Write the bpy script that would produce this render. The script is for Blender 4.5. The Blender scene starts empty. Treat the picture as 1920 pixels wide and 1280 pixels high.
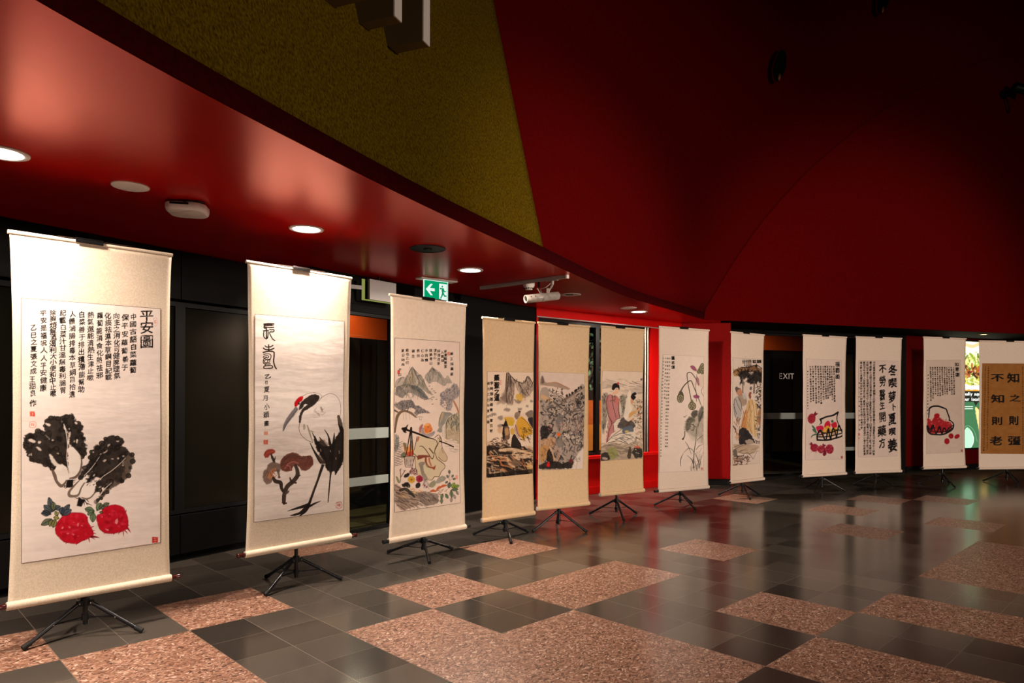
import bpy, bmesh, math, random
import numpy as np
from mathutils import Vector, Matrix

scene = bpy.context.scene
C = scene.collection
PI = math.pi
random.seed(7)

# ------------------------------------------------------------------ camera
cam_data = bpy.data.cameras.new('camera')
cam = bpy.data.objects.new('camera', cam_data)
C.objects.link(cam)
cam.location = (0.0, 0.0, 1.275)
cam_data.sensor_width = 36.0
cam_data.lens = 36.0 * 1290.0 / 1920.0
cam_data.shift_y = 105.4 / 1920.0
cam_data.clip_start = 0.05
cam.rotation_euler = (Matrix.Rotation(0.00446, 3, 'Y').inverted() @ Matrix.Rotation(PI / 2, 3, 'X')).to_euler()
scene.camera = cam

# ------------------------------------------------------------------ world, exposure
world = bpy.data.worlds.new('world')
scene.world = world
world.use_nodes = True
world.node_tree.nodes['Background'].inputs[0].default_value = (1.0, 0.55, 0.40, 1)
world.node_tree.nodes['Background'].inputs[1].default_value = 0.006
scene.view_settings.view_transform = 'Standard'
scene.view_settings.look = 'None'
scene.view_settings.gamma = 1.0
scene.view_settings.exposure = 0.0

ZC = 2.395                      # soffit height


def area_lamp(name, loc, power, size, col=(1, 0.84, 0.70), spread=150, aim=None, parent=None):
    d = bpy.data.lights.new(name, 'AREA')
    d.shape = 'DISK'
    d.size = size
    d.energy = power
    d.color = col
    d.spread = math.radians(spread)
    o = bpy.data.objects.new(name, d)
    C.objects.link(o)
    o.location = loc
    if aim is not None:
        o.rotation_euler = (Vector(aim) - Vector(loc)).to_track_quat('-Z', 'Y').to_euler()
    if parent:
        o.parent = parent
    return o


def spot_lamp(name, loc, aim, power, angle, blend=0.5, radius=0.06, col=(1, 0.83, 0.68)):
    d = bpy.data.lights.new(name, 'SPOT')
    d.energy = power
    d.spot_size = math.radians(angle)
    d.spot_blend = blend
    d.shadow_soft_size = radius
    d.color = col
    o = bpy.data.objects.new(name, d)
    C.objects.link(o)
    o.location = loc
    o.rotation_euler = (Vector(aim) - Vector(loc)).to_track_quat('-Z', 'Y').to_euler()
    return o


# unseen lamps added behind the camera: two broad fills, two narrow ones for scrolls
spot_lamp('hall_fill', (7.5, -5.0, 2.8), (7.0, 11.0, 1.6), 1300, 54, 1.0, 0.35)
spot_lamp('hall_fill', (8.5, -1.5, 2.8), (-0.4, 6.2, 1.9), 1250, 70, 0.9, 0.35)
spot_lamp('scroll_fill', (8.0, -9.0, 2.4), (5.6, 9.8, 1.5), 7000, 26, 0.7, 0.25)
spot_lamp('scroll_fill', (12.0, -4.0, 2.5), (0.5, 7.0, 1.5), 5200, 24, 0.8, 0.25)
# ------------------------------------------------------------------ helpers
class MB:
    """collects shapes; build() links them as ONE mesh object"""
    def __init__(self):
        self.v = []; self.f = []; self.m = []; self.s = []

    def add(self, verts, faces, mat=0, smooth=False):
        n = len(self.v)
        self.v += [tuple(p) for p in verts]
        for f in faces:
            self.f.append(tuple(i + n for i in f)); self.m.append(mat); self.s.append(smooth)

    def box(self, c, s, rot=None, mat=0):
        hx, hy, hz = s[0] / 2, s[1] / 2, s[2] / 2
        p = [Vector((x, y, z)) for x in (-hx, hx) for y in (-hy, hy) for z in (-hz, hz)]
        if rot is not None:
            p = [rot @ q for q in p]
        p = [q + Vector(c) for q in p]
        self.add(p, [(0, 1, 3, 2), (4, 6, 7, 5), (0, 4, 5, 1), (2, 3, 7, 6), (0, 2, 6, 4), (1, 5, 7, 3)], mat)

    def bar(self, a, b, w, h, mat=0):
        a, b = Vector(a), Vector(b)
        q = (b - a).to_track_quat('X', 'Z').to_matrix()
        self.box((a + b) / 2, ((b - a).length, w, h), q, mat)

    def cone(self, a, b, r0, r1, n=16, mat=0, caps=True, smooth=True):
        a, b = Vector(a), Vector(b)
        q = (b - a).to_track_quat('Z', 'X').to_matrix()
        v = []
        for p, r in ((a, r0), (b, r1)):
            for i in range(n):
                t = 2 * PI * i / n
                v.append(p + q @ Vector((r * math.cos(t), r * math.sin(t), 0)))
        self.add(v, [(i, (i + 1) % n, n + (i + 1) % n, n + i) for i in range(n)], mat, smooth)
        if caps:
            self.add(v[:n], [tuple(reversed(range(n)))], mat)
            self.add(v[n:], [tuple(range(n))], mat)

    def lathe(self, prof, n=24, axis=None, mat=0, smooth=True):
        """profile (r, z) swept about Z, or about a matrix 4x4"""
        v = []
        for r, z in prof:
            for i in range(n):
                t = 2 * PI * i / n
                p = Vector((r * math.cos(t), r * math.sin(t), z))
                v.append(axis @ p if axis is not None else p)
        f = []
        for k in range(len(prof) - 1):
            for i in range(n):
                f.append((k * n + i, k * n + (i + 1) % n, (k + 1) * n + (i + 1) % n, (k + 1) * n + i))
        self.add(v, f, mat, smooth)
        self.add(v[:n], [tuple(reversed(range(n)))], mat)
        self.add(v[-n:], [tuple(range(n))], mat)

    def tube(self, pts, r, n=8, mat=0):
        pts = [Vector(p) for p in pts]
        rings = []
        for i, p in enumerate(pts):
            d = (pts[min(i + 1, len(pts) - 1)] - pts[max(i - 1, 0)]).normalized()
            q = d.to_track_quat('Z', 'X').to_matrix()
            rings.append([p + q @ Vector((r * math.cos(2 * PI * k / n), r * math.sin(2 * PI * k / n), 0)) for k in range(n)])
        v = [p for ring in rings for p in ring]
        f = [(i * n + k, i * n + (k + 1) % n, (i + 1) * n + (k + 1) % n, (i + 1) * n + k)
             for i in range(len(pts) - 1) for k in range(n)]
        f += [tuple(reversed(range(n))), tuple(range(len(v) - n, len(v)))]
        self.add(v, f, mat, True)

    def prism(self, poly, z0, z1, mat=0):
        n = len(poly)
        v = [(x, y, z0) for x, y in poly] + [(x, y, z1) for x, y in poly]
        self.add(v, [tuple(reversed(range(n))), tuple(range(n, 2 * n))] +
                 [(i, (i + 1) % n, n + (i + 1) % n, n + i) for i in range(n)], mat)

    def build(self, name, mats, parent=None, bevel=0.0, seg=2):
        me = bpy.data.meshes.new(name)
        me.from_pydata(self.v, [], self.f)
        if not isinstance(mats, (list, tuple)):
            mats = [mats]
        for m in mats:
            me.materials.append(m)
        me.polygons.foreach_set('material_index', self.m)
        me.polygons.foreach_set('use_smooth', self.s)
        me.update()
        o = bpy.data.objects.new(name, me)
        C.objects.link(o)
        if parent is not None:
            o.parent = parent
        if bevel:
            b = o.modifiers.new('bevel', 'BEVEL')
            b.width = bevel; b.segments = seg; b.limit_method = 'ANGLE'; b.angle_limit = math.radians(40)
        return o


def tag(o, label=None, cat=None, group=None, kind=None):
    if label: o['label'] = label
    if cat: o['category'] = cat
    if group: o['group'] = group
    if kind: o['kind'] = kind
    return o


def empty(name, loc, rz=0.0):
    o = bpy.data.objects.new(name, None)
    o.empty_display_size = 0.05
    C.objects.link(o)
    o.location = loc
    o.rotation_euler = (0, 0, rz)
    return o


def copy_tree(o, parent=None):
    c = o.copy()
    C.objects.link(c)
    if parent is not None:
        c.parent = parent
    for ch in list(o.children):
        copy_tree(ch, c)
    return c


# ------------------------------------------------------------------ materials
def principled(name, col, rough=0.5, spec=0.5, metal=0.0, **kw):
    m = bpy.data.materials.new(name)
    m.use_nodes = True
    b = m.node_tree.nodes['Principled BSDF']
    b.inputs['Base Color'].default_value = (*col, 1)
    b.inputs['Roughness'].default_value = rough
    b.inputs['Specular IOR Level'].default_value = spec
    b.inputs['Metallic'].default_value = metal
    for k, v in kw.items():
        b.inputs[k.replace('_', ' ')].default_value = v
    return m


def N(m, kind, **props):
    n = m.node_tree.nodes.new(kind)
    for k, v in props.items():
        setattr(n, k, v)
    return n


def L(m, a, b):
    m.node_tree.links.new(a, b)


def noisy(name, c0, c1, scale, rough=0.5, spec=0.5, detail=4, stretch=(1, 1, 1), bump=0.0, bump_dist=0.002,
          lo=0.35, hi=0.65, coords='Object', r_var=0.0):
    """two colours mixed by a noise, with optional bump"""
    m = principled(name, c0, rough, spec)
    b = m.node_tree.nodes['Principled BSDF']
    tc = N(m, 'ShaderNodeTexCoord'); mp = N(m, 'ShaderNodeMapping')
    mp.inputs['Scale'].default_value = stretch
    L(m, tc.outputs[coords], mp.inputs['Vector'])
    nz = N(m, 'ShaderNodeTexNoise')
    nz.inputs['Scale'].default_value = scale
    nz.inputs['Detail'].default_value = detail
    L(m, mp.outputs[0], nz.inputs['Vector'])
    rp = N(m, 'ShaderNodeValToRGB')
    rp.color_ramp.elements[0].position = lo; rp.color_ramp.elements[0].color = (*c0, 1)
    rp.color_ramp.elements[1].position = hi; rp.color_ramp.elements[1].color = (*c1, 1)
    L(m, nz.outputs['Fac'], rp.inputs['Fac'])
    L(m, rp.outputs['Color'], b.inputs['Base Color'])
    if bump:
        bp = N(m, 'ShaderNodeBump')
        bp.inputs['Strength'].default_value = bump
        bp.inputs['Distance'].default_value = bump_dist
        L(m, nz.outputs['Fac'], bp.inputs['Height'])
        L(m, bp.outputs['Normal'], b.inputs['Normal'])
    if r_var:
        mr = N(m, 'ShaderNodeMapRange')
        mr.inputs['To Min'].default_value = rough - r_var
        mr.inputs['To Max'].default_value = rough + r_var
        L(m, nz.outputs['Fac'], mr.inputs['Value'])
        L(m, mr.outputs[0], b.inputs['Roughness'])
    return m


def emission(name, col, strength):
    m = bpy.data.materials.new(name)
    m.use_nodes = True
    nt = m.node_tree
    nt.nodes.clear()
    out = nt.nodes.new('ShaderNodeOutputMaterial')
    e = nt.nodes.new('ShaderNodeEmission')
    e.inputs[0].default_value = (*col, 1)
    e.inputs[1].default_value = strength
    nt.links.new(e.outputs[0], out.inputs[0])
    return m


def glass_pane(name, tint=(0.9, 0.95, 0.93)):
    m = bpy.data.materials.new(name)
    m.use_nodes = True
    nt = m.node_tree
    nt.nodes.clear()
    out = nt.nodes.new('ShaderNodeOutputMaterial')
    mix = nt.nodes.new('ShaderNodeMixShader')
    tr = nt.nodes.new('ShaderNodeBsdfTransparent')
    tr.inputs[0].default_value = (*tint, 1)
    gl = nt.nodes.new('ShaderNodeBsdfGlossy')
    gl.inputs['Roughness'].default_value = 0.02
    lw = nt.nodes.new('ShaderNodeLayerWeight')
    pw = nt.nodes.new('ShaderNodeMath'); pw.operation = 'POWER'; pw.inputs[1].default_value = 4.0
    ml = nt.nodes.new('ShaderNodeMath'); ml.operation = 'MULTIPLY_ADD'; ml.inputs[1].default_value = 0.5; ml.inputs[2].default_value = 0.03
    nt.links.new(lw.outputs['Facing'], pw.inputs[0]); nt.links.new(pw.outputs[0], ml.inputs[0])
    nt.links.new(ml.outputs[0], mix.inputs[0])
    nt.links.new(tr.outputs[0], mix.inputs[1])
    nt.links.new(gl.outputs[0], mix.inputs[2])
    nt.links.new(mix.outputs[0], out.inputs[0])
    return m


M = {}
M['soffit'] = noisy('red_gloss_paint', (0.50, 0.0020, 0.0008), (0.54, 0.0028, 0.0010), 1.5, 0.29, 0.30)
M['soffit'].node_tree.nodes['Principled BSDF'].inputs['Metallic'].default_value = 0.3
M['soffit'].node_tree.nodes['Principled BSDF'].inputs['Specular Tint'].default_value = (1.0, 0.62, 0.52, 1)
M['fascia'] = noisy('fascia_dark_red', (0.035, 0.0004, 0.0008), (0.05, 0.0006, 0.001), 40, 0.9, 0.05)
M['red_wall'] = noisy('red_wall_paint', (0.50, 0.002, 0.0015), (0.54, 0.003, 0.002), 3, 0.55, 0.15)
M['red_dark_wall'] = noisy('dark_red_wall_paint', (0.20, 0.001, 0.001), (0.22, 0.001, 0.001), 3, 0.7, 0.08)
M['red_far_shaded'] = noisy('shaded_red_far_wall', (0.07, 0.0005, 0.0005), (0.08, 0.0008, 0.0008), 3, 0.8, 0.05)  # base colour darkened to stand in for the shade under the overhang
M['red_felt'] = noisy('dark_red_felt', (0.088, 0.0003, 0.0003), (0.108, 0.0005, 0.0005), 35, 0.95, 0.05, 6, bump=0.25)
M['olive_felt'] = noisy('olive_felt', (0.042, 0.021, 0.0005), (0.175, 0.110, 0.004), 105, 0.95, 0.05, 6,
                        stretch=(1, 1, 0.55), bump=0.4, lo=0.3, hi=0.7)
M['black_panel'] = noisy('black_panel', (0.003, 0.0025, 0.0022), (0.005, 0.004, 0.0035), 6, 0.5, 0.12)
M['black_matte'] = principled('black_matte', (0.004, 0.004, 0.004), 0.8, 0.1)
M['dark_glass'] = principled('smoked_glass_panel', (0.005, 0.0045, 0.0025), 0.16, 0.35)
M['frame'] = principled('black_powder_coat', (0.005, 0.005, 0.005), 0.45, 0.2)
M['clip_black'] = principled('black_plastic_clip', (0.004, 0.004, 0.004), 0.6, 0.1)
M['spot_metal'] = noisy('spotlight_grey_metal', (0.30, 0.26, 0.23), (0.42, 0.37, 0.33), 30, 0.38, 0.5)
M['steel'] = principled('brushed_steel', (0.22, 0.20, 0.18), 0.24, 0.5, 1.0)
M['sill_metal'] = principled('sill_aluminium', (0.5, 0.48, 0.44), 0.35, 0.5, 1.0)
M['tripod'] = principled('black_tripod_metal', (0.006, 0.006, 0.008), 0.30, 0.35)
M['rubber'] = principled('black_rubber', (0.008, 0.008, 0.008), 0.6, 0.3)
M['rivet'] = principled('rivet_steel', (0.7, 0.7, 0.7), 0.25, 0.5, 1.0)
M['chrome'] = principled('chrome_clip', (0.75, 0.75, 0.75), 0.15, 0.5, 1.0)
M['wood_knob'] = principled('dark_lacquered_wood', (0.05, 0.006, 0.004), 0.22, 0.5)
M['cord'] = principled('dark_hanging_cord', (0.03, 0.015, 0.010), 0.7, 0.2)
M['white_plastic'] = principled('white_plastic', (0.84, 0.78, 0.73), 0.45, 0.4)
M['grey_plastic'] = principled('grey_speaker_mesh', (0.72, 0.67, 0.63), 0.6, 0.3)
M['dark_grille'] = principled('dark_grille', (0.010, 0.012, 0.012), 0.5, 0.3)
M['grey_metal'] = principled('grey_track', (0.33, 0.31, 0.31), 0.45, 0.4)
M['lamp_glow'] = emission('lamp_glow', (1.0, 0.90, 0.80), 14)
M['clear_glass'] = glass_pane('clear_glass')
M['frost'] = principled('frosted_band', (0.24, 0.27, 0.25), 0.6, 0.2)
M['orange_wall'] = noisy('orange_wall', (0.55, 0.065, 0.006), (0.6, 0.08, 0.008), 2, 0.6, 0.2)
M['carpet'] = noisy('dark_carpet', (0.05, 0.035, 0.012), (0.09, 0.065, 0.02), 8, 0.6, 0.3)
M['ink'] = principled('black_ink', (0.012, 0.010, 0.010), 0.8, 0.1)
M['seal_red'] = principled('seal_red', (0.55, 0.03, 0.02), 0.8, 0.1)
M['seal_pale'] = principled('pale_seal_red', (0.66, 0.30, 0.24), 0.8, 0.1)
M['fin_side'] = principled('fin_dark_side', (0.16, 0.10, 0.035), 0.5, 0.3)
M['fin_face'] = principled('fin_white_face', (0.80, 0.72, 0.66), 0.5, 0.3)
# ------------------------------------------------------------------ floor: basalt and red granite on a 0.6 m grid turned 45.7 degrees
GA = math.radians(45.6855)
GO = (-0.0415, 4.5715)
PINK = {(-1, -1), (0, 0), (1, 0), (-2, 0), (-2, 1), (-2, 2), (-1, 1), (-1, 2), (-2, 3), (1, 2), (2, 3), (2, 4), (2, 5), (0, 3), (0, 4), (0, 5), (3, 0),
        (1, -2), (-3, -2), (-4, -1), (-4, 0), (-4, 1), (-5, -2), (-1, -4), (8, -2), (10, 0), (11, 1), (8, 0), (8, 2),
        (4, 3), (5, 3), (6, 3), (4, 4), (5, 4), (6, 4), (6, 1), (-5, 2), (-6, 0), (-3, 4), (1, 6), (4, 7), (7, 6), (9, 4), (-1, 5), (12, 3)}


def floor_material(name, granite):
    m = principled(name, (0.05, 0.045, 0.04), 0.3, 0.5)
    nt = m.node_tree
    b = nt.nodes['Principled BSDF']
    tc = N(m, 'ShaderNodeTexCoord')
    mp = N(m, 'ShaderNodeMapping'); mp.vector_type = 'POINT'
    L(m, tc.outputs['Object'], mp.inputs['Vector'])
    cell = 0.6 if granite else 0.3
    mp.inputs['Scale'].default_value = (1 / cell, 1 / cell, 1)
    sep = N(m, 'ShaderNodeSeparateXYZ')
    L(m, mp.outputs[0], sep.inputs[0])

    def math_node(op, a, bb=None, c=None):
        n = N(m, 'ShaderNodeMath', operation=op)
        for i, q in enumerate((a, bb, c)):
            if q is None: continue
            if isinstance(q, (int, float)): n.inputs[i].default_value = q
            else: L(m, q, n.inputs[i])
        return n.outputs[0]
    fx = math_node('FRACT', sep.outputs[0]); fy = math_node('FRACT', sep.outputs[1])
    ix = math_node('FLOOR', sep.outputs[0]); iy = math_node('FLOOR', sep.outputs[1])

    def edge(f):
        return math_node('MINIMUM', f, math_node('SUBTRACT', 1.0, f))
    gx = math_node('LESS_THAN', edge(fx), 0.0020 / cell)
    gy = math_node('LESS_THAN', edge(fy), 0.0012 / cell)
    grout = math_node('MAXIMUM', gx, math_node('MULTIPLY', gy, 0.9))
    cmb = N(m, 'ShaderNodeCombineXYZ')
    L(m, ix, cmb.inputs[0]); L(m, iy, cmb.inputs[1])
    wn = N(m, 'ShaderNodeTexWhiteNoise'); wn.noise_dimensions = '2D'
    L(m, cmb.outputs[0], wn.inputs['Vector'])
    # stone
    base = N(m, 'ShaderNodeValToRGB')
    cr = base.color_ramp
    if granite:
        # flakes: small cells of random tone, their grid bent by a noise so that they lie every way
        dn = N(m, 'ShaderNodeTexNoise'); dn.inputs['Scale'].default_value = 22; dn.inputs['Detail'].default_value = 2
        L(m, tc.outputs['Object'], dn.inputs['Vector'])
        sc_ = N(m, 'ShaderNodeVectorMath', operation='SCALE'); sc_.inputs['Scale'].default_value = 0.065
        L(m, dn.outputs['Color'], sc_.inputs[0])
        ad = N(m, 'ShaderNodeVectorMath', operation='ADD'); L(m, tc.outputs['Object'], ad.inputs[0]); L(m, sc_.outputs[0], ad.inputs[1])
        st = N(m, 'ShaderNodeMapping'); st.inputs['Scale'].default_value = (1, 1.9, 1)
        L(m, ad.outputs[0], st.inputs['Vector'])
        vo = N(m, 'ShaderNodeTexVoronoi'); vo.inputs['Scale'].default_value = 92; vo.voronoi_dimensions = '2D'
        L(m, st.outputs[0], vo.inputs['Vector'])
        sr = N(m, 'ShaderNodeSeparateColor'); L(m, vo.outputs['Color'], sr.inputs[0])
        L(m, sr.outputs[0], base.inputs['Fac'])
        cr.elements[0].position = 0.0; cr.elements[0].color = (0.050, 0.025, 0.017, 1)
        cr.elements[1].position = 0.5; cr.elements[1].color = (0.27, 0.132, 0.084, 1)
        e = cr.elements.new(0.18); e.color = (0.15, 0.066, 0.041, 1)
        e = cr.elements.new(0.85); e.color = (0.40, 0.215, 0.145, 1)
        e = cr.elements.new(0.99); e.color = (0.62, 0.44, 0.34, 1)
        b.inputs['Roughness'].default_value = 0.36
        b.inputs['Specular IOR Level'].default_value = 0.35
    else:
        n1 = N(m, 'ShaderNodeTexNoise'); n1.inputs['Scale'].default_value = 5; n1.inputs['Detail'].default_value = 8
        L(m, tc.outputs['Object'], n1.inputs['Vector'])
        mixv = math_node('MULTIPLY_ADD', wn.outputs['Value'], 0.80, math_node('MULTIPLY', n1.outputs['Fac'], 0.20))
        L(m, mixv, base.inputs['Fac'])
        cr.elements[0].position = 0.15; cr.elements[0].color = (0.036, 0.029, 0.024, 1)
        cr.elements[1].position = 0.85; cr.elements[1].color = (0.088, 0.073, 0.059, 1)
        rr = N(m, 'ShaderNodeMapRange')
        rr.inputs['To Min'].default_value = 0.17; rr.inputs['To Max'].default_value = 0.21
        L(m, n1.outputs['Fac'], rr.inputs['Value'])
        L(m, rr.outputs[0], b.inputs['Roughness'])
        b.inputs['Specular IOR Level'].default_value = 0.5
    mix = N(m, 'ShaderNodeMix', data_type='RGBA')
    L(m, grout if not granite else math_node('MULTIPLY', grout, 0.55), mix.inputs['Factor'])
    L(m, base.outputs['Color'], mix.inputs['A'])
    mix.inputs['B'].default_value = (0.17, 0.135, 0.105, 1) if not granite else (0.14, 0.08, 0.05, 1)
    L(m, mix.outputs['Result'], b.inputs['Base Color'])
    return m


M['basalt'] = floor_material('basalt_tiles', False)
M['granite'] = floor_material('red_granite_tiles', True)
fl = MB()
for iu in range(-14, 22):
    for iw in range(-14, 20):
        u0, w0 = iu * 0.6, iw * 0.6
        fl.add([(u0, w0, 0), (u0 + .6, w0, 0), (u0 + .6, w0 + .6, 0), (u0, w0 + .6, 0)], [(3, 2, 1, 0)], 1 if (iu, iw) in PINK else 0)
floor = fl.build('floor', [M['basalt'], M['granite']])
# object axes: x along u, y along w (w runs to the right of u, so the frame is mirrored by a half turn about u)
floor.matrix_world = Matrix(((math.sin(GA), math.cos(GA), 0, GO[0]), (math.cos(GA), -math.sin(GA), 0, GO[1]), (0, 0, -1, 0), (0, 0, 0, 1)))
tag(floor, kind='structure')

# ------------------------------------------------------------------ plan of the foyer
EDGE = [(-1.93, -0.6), (-1.60, 1.0), (-1.374, 1.962), (-1.311, 2.107), (-1.268, 2.222), (-1.201, 2.410), (-1.071, 2.751), (-0.910, 3.089), (-0.797, 3.396),
        (-0.555, 3.941), (-0.403, 4.276), (0.011, 5.080), (0.485, 6.074), (1.310, 7.710), (1.515, 8.005), (2.095, 8.822), (2.567, 9.508), (2.72, 9.75)]


def smooth_curve(pts, n):
    """arc-length resampled, lightly smoothed polyline"""
    p = np.array(pts, float)
    d = np.r_[0, np.cumsum(np.linalg.norm(np.diff(p, axis=0), axis=1))]
    t = np.linspace(0, d[-1], n)
    q = np.c_[np.interp(t, d, p[:, 0]), np.interp(t, d, p[:, 1])]
    for _ in range(int(n * 0.5)):
        q[1:-1] = 0.25 * q[:-2] + 0.5 * q[1:-1] + 0.25 * q[2:]
    return q


edge = smooth_curve(EDGE, 121)
WL = [(-5.9, 0.2), (-2.0, 6.13), (-1.71, 5.93), (0.30, 8.55), (2.51, 10.22), (3.22, 10.15), (3.5, 11.0), (6.9, 12.05), (11.5, 13.8)]
# W2 lower line
W2A = np.array((2.72, 9.752)); W2D = np.array((0.95142, 0.30790))
W2N = np.array((0.30790, -0.95142))

# ceiling (soffit) : between the curved edge and the walls
so = MB()
poly = [(p[0] - .008, p[1] + .004) for p in edge] + [(3.05, 9.87), (3.22, 10.15), (2.51, 10.30), (0.25, 8.70), (-1.75, 6.05), (-2.0, 6.3), (-6.0, 0.2), (-6.0, -0.6)]
so.prism(poly, ZC, ZC + 0.10)
ceiling = so.build('ceiling', M['soffit'])
tag(ceiling, kind='structure')
fa = MB()
n = len(edge)
fa.add([(x, y, ZC) for x, y in edge] + [(x, y, ZC + 0.102) for x, y in edge] + [(x - .02, y + .01, ZC + 0.102) for x, y in edge],
       [(i, i + 1, n + i + 1, n + i) for i in range(n - 1)] + [(n + i, n + i + 1, 2 * n + i + 1, 2 * n + i) for i in range(n - 1)], smooth=True)
tag(fa.build('trim_1', M['fascia']), kind='structure')

# upper walls: a felt skin that leans out over the soffit and turns into an arch at the far corner
ARCH = [(0.0, 0.0), (0.20, 0.42), (0.43, 0.78), (0.80, 1.27), (1.26, 1.73), (1.92, 2.33), (2.73, 2.98), (3.68, 3.60), (4.80, 4.19), (6.24, 4.72), (8.2, 5.1), (11.0, 5.4)]
TN = 40
arch = smooth_curve(ARCH, TN)          # (distance along the lower line, height above the fascia)
segl = np.r_[0, np.cumsum(np.linalg.norm(np.diff(edge, axis=0), axis=1))]
svals = segl / segl[-1]
# colour joint passes the fascia at (0.24, 5.56)
ig = int(np.argmin(np.linalg.norm(edge - np.array((0.24, 5.56)), axis=1)))


def skin_point(i, j):
    x, y = edge[i]
    t = j / (TN - 1)
    h = 7.2 * t
    lean = np.array((-0.90, 0.43)) * 0.22 * h
    sg = svals[ig]
    g = 0.0 if svals[i] <= sg else ((svals[i] - sg) / (1 - sg)) ** 1.6
    a, z = arch[j]
    px = x + (1 - g) * lean[0] + g * a * W2D[0]
    py = y + (1 - g) * lean[1] + g * a * W2D[1]
    return (px, py, ZC + 0.10 + (1 - g) * h + g * z)


def skin(name, i0, i1, mat):
    mb = MB()
    w = i1 - i0 + 1
    mb.add([skin_point(i, j) for j in range(TN) for i in range(i0, i1 + 1)],
           [(j * w + i, j * w + i + 1, (j + 1) * w + i + 1, (j + 1) * w + i) for j in range(TN - 1) for i in range(w - 1)], smooth=True)
    o = mb.build(name, mat)
    s = o.modifiers.new('thick', 'SOLIDIFY'); s.thickness = 0.06; s.offset = -1
    tag(o, kind='structure')
    return o


skin('wall_olive', 0, ig, M['olive_felt'])
skin('wall_red', ig, len(edge) - 1, M['red_felt'])
w2 = MB()
pts = [(W2A[0] + a * W2D[0], W2A[1] + a * W2D[1], ZC + 0.14 + z) for a, z in arch]
w2.add([(W2A[0] - 0.02, W2A[1], ZC)] + pts + [(W2A[0] + 11.0 * W2D[0], W2A[1] + 11.0 * W2D[1], ZC)], [tuple(range(len(pts) + 2))])
o = w2.build('wall_arch', M['red_felt'])
s = o.modifiers.new('thick', 'SOLIDIFY'); s.thickness = 0.05; s.offset = 0
tag(o, kind='structure')
# black soffit behind the arch wall
bs = MB()
bs.prism([(3.0, 9.90), (W2A[0] + 10 * W2D[0], W2A[1] + 10 * W2D[1] + .03), (11.6, 14.2), (3.4, 11.3)], ZC, ZC + .08)
tag(bs.build('ceiling_right', M['black_matte']), kind='structure')


def wall_frame(a, b):
    """matrix: x along a->b, y into the wall, z up, origin a"""
    d = (Vector((*b, 0)) - Vector((*a, 0)))
    ln = d.length
    d.normalize()
    nrm = Vector((-d.y, d.x, 0))
    m = Matrix(((d.x, nrm.x, 0, a[0]), (d.y, nrm.y, 0, a[1]), (0, 0, 1, 0), (0, 0, 0, 1)))
    return m, ln


def wbox(mb, x0, x1, y0, y1, z0, z1, mat=0):
    mb.box(((x0 + x1) / 2, (y0 + y1) / 2, (z0 + z1) / 2), (x1 - x0, y1 - y0, z1 - z0), None, mat)


# left wall: black panelling with a smoked glass cabinet front
mx, ln = wall_frame(WL[0], WL[1])
w = MB(); wbox(w, 0, ln, 0.06, 0.18, 0, ZC)
wall_left = w.build('wall_left', M['black_matte']); wall_left.matrix_world = mx; tag(wall_left, kind='structure')
bb = MB(); wbox(bb, 0, ln, 0.03, 0.059, 0, 0.055)
o = bb.build('baseboard_left', M['black_matte']); o.matrix_world = mx; tag(o, kind='structure')
XJ = 6.10                       # vertical joint between the two panels in view
cabs = [('black panelled wall cabinet with smoked glass behind the cabbage scroll', ln - 3.60, XJ),
        ('black panelled wall cabinet with olive tinted glass beside the crane scroll', XJ, ln)]
for lab, x0, x1 in cabs:
    root = empty('wall_cabinet', (0, 0, 0)); root.matrix_world = mx @ Matrix.Translation((x0, 0, 0))
    wd = x1 - x0
    c = MB(); wbox(c, 0.003, wd - 0.003, 0.0, 0.058, 2.02, ZC - 0.004); c.build('header_panel', M['black_panel'], root, 0.002)
    c = MB(); wbox(c, 0.003, wd - 0.003, 0.0, 0.058, 0.06, 0.36); c.build('base_panel', M['black_panel'], root, 0.002)
    c = MB(); wbox(c, 0.0, 0.04, 0.012, 0.058, 0.37, 2.0); wbox(c, wd - 0.04, wd, 0.012, 0.058, 0.37, 2.0)
    wbox(c, 0.041, wd - 0.041, 0.012, 0.058, 1.965, 2.0); wbox(c, 0.041, wd - 0.041, 0.012, 0.058, 0.37, 0.40)
    c.build('door_frame', M['frame'], root)
    c = MB(); wbox(c, 0.042, wd - 0.042, 0.03, 0.04, 0.402, 1.963); c.build('glass_panel', M['dark_glass'], root)
    tag(root, lab, 'cabinet', 'wall cabinets behind the scrolls')
w = MB(); a, b = Vector((*WL[1], 0)), Vector((*WL[2], 0))
w.bar(a + Vector((0, 0, ZC / 2)), b + Vector((0, 0, ZC / 2)), 0.06, ZC)
tag(w.build('wall_return', M['black_panel']), kind='structure')

# glass entrance doors
mx, ln = wall_frame(WL[2], WL[3])


def glass_door(name, mx, x0, x1, z1, bands, glass, label_kind='structure'):
    root = empty(name, (0, 0, 0)); root.matrix_world = mx @ Matrix.Translation((x0, 0, 0))
    wd = x1 - x0
    f = MB()
    wbox(f, 0, 0.04, 0.03, 0.08, 0.02, z1); wbox(f, wd - 0.04, wd, 0.03, 0.08, 0.02, z1)
    wbox(f, 0.041, wd - 0.041, 0.03, 0.08, z1 - 0.03, z1); wbox(f, 0.041, wd - 0.041, 0.03, 0.08, 0.02, 0.05)
    f.build('door_frame', M['frame'], root)
    g = MB(); wbox(g, 0.042, wd - 0.042, 0.052, 0.058, 0.052, z1 - 0.032); g.build('glass_panel', glass, root)
    for za, zb in bands:
        g = MB(); wbox(g, 0.045, wd - 0.045, 0.047, 0.0505, za, zb); g.build('frosted_band', M['frost'], root)
    tag(root, kind='structure')
    return root


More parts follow.
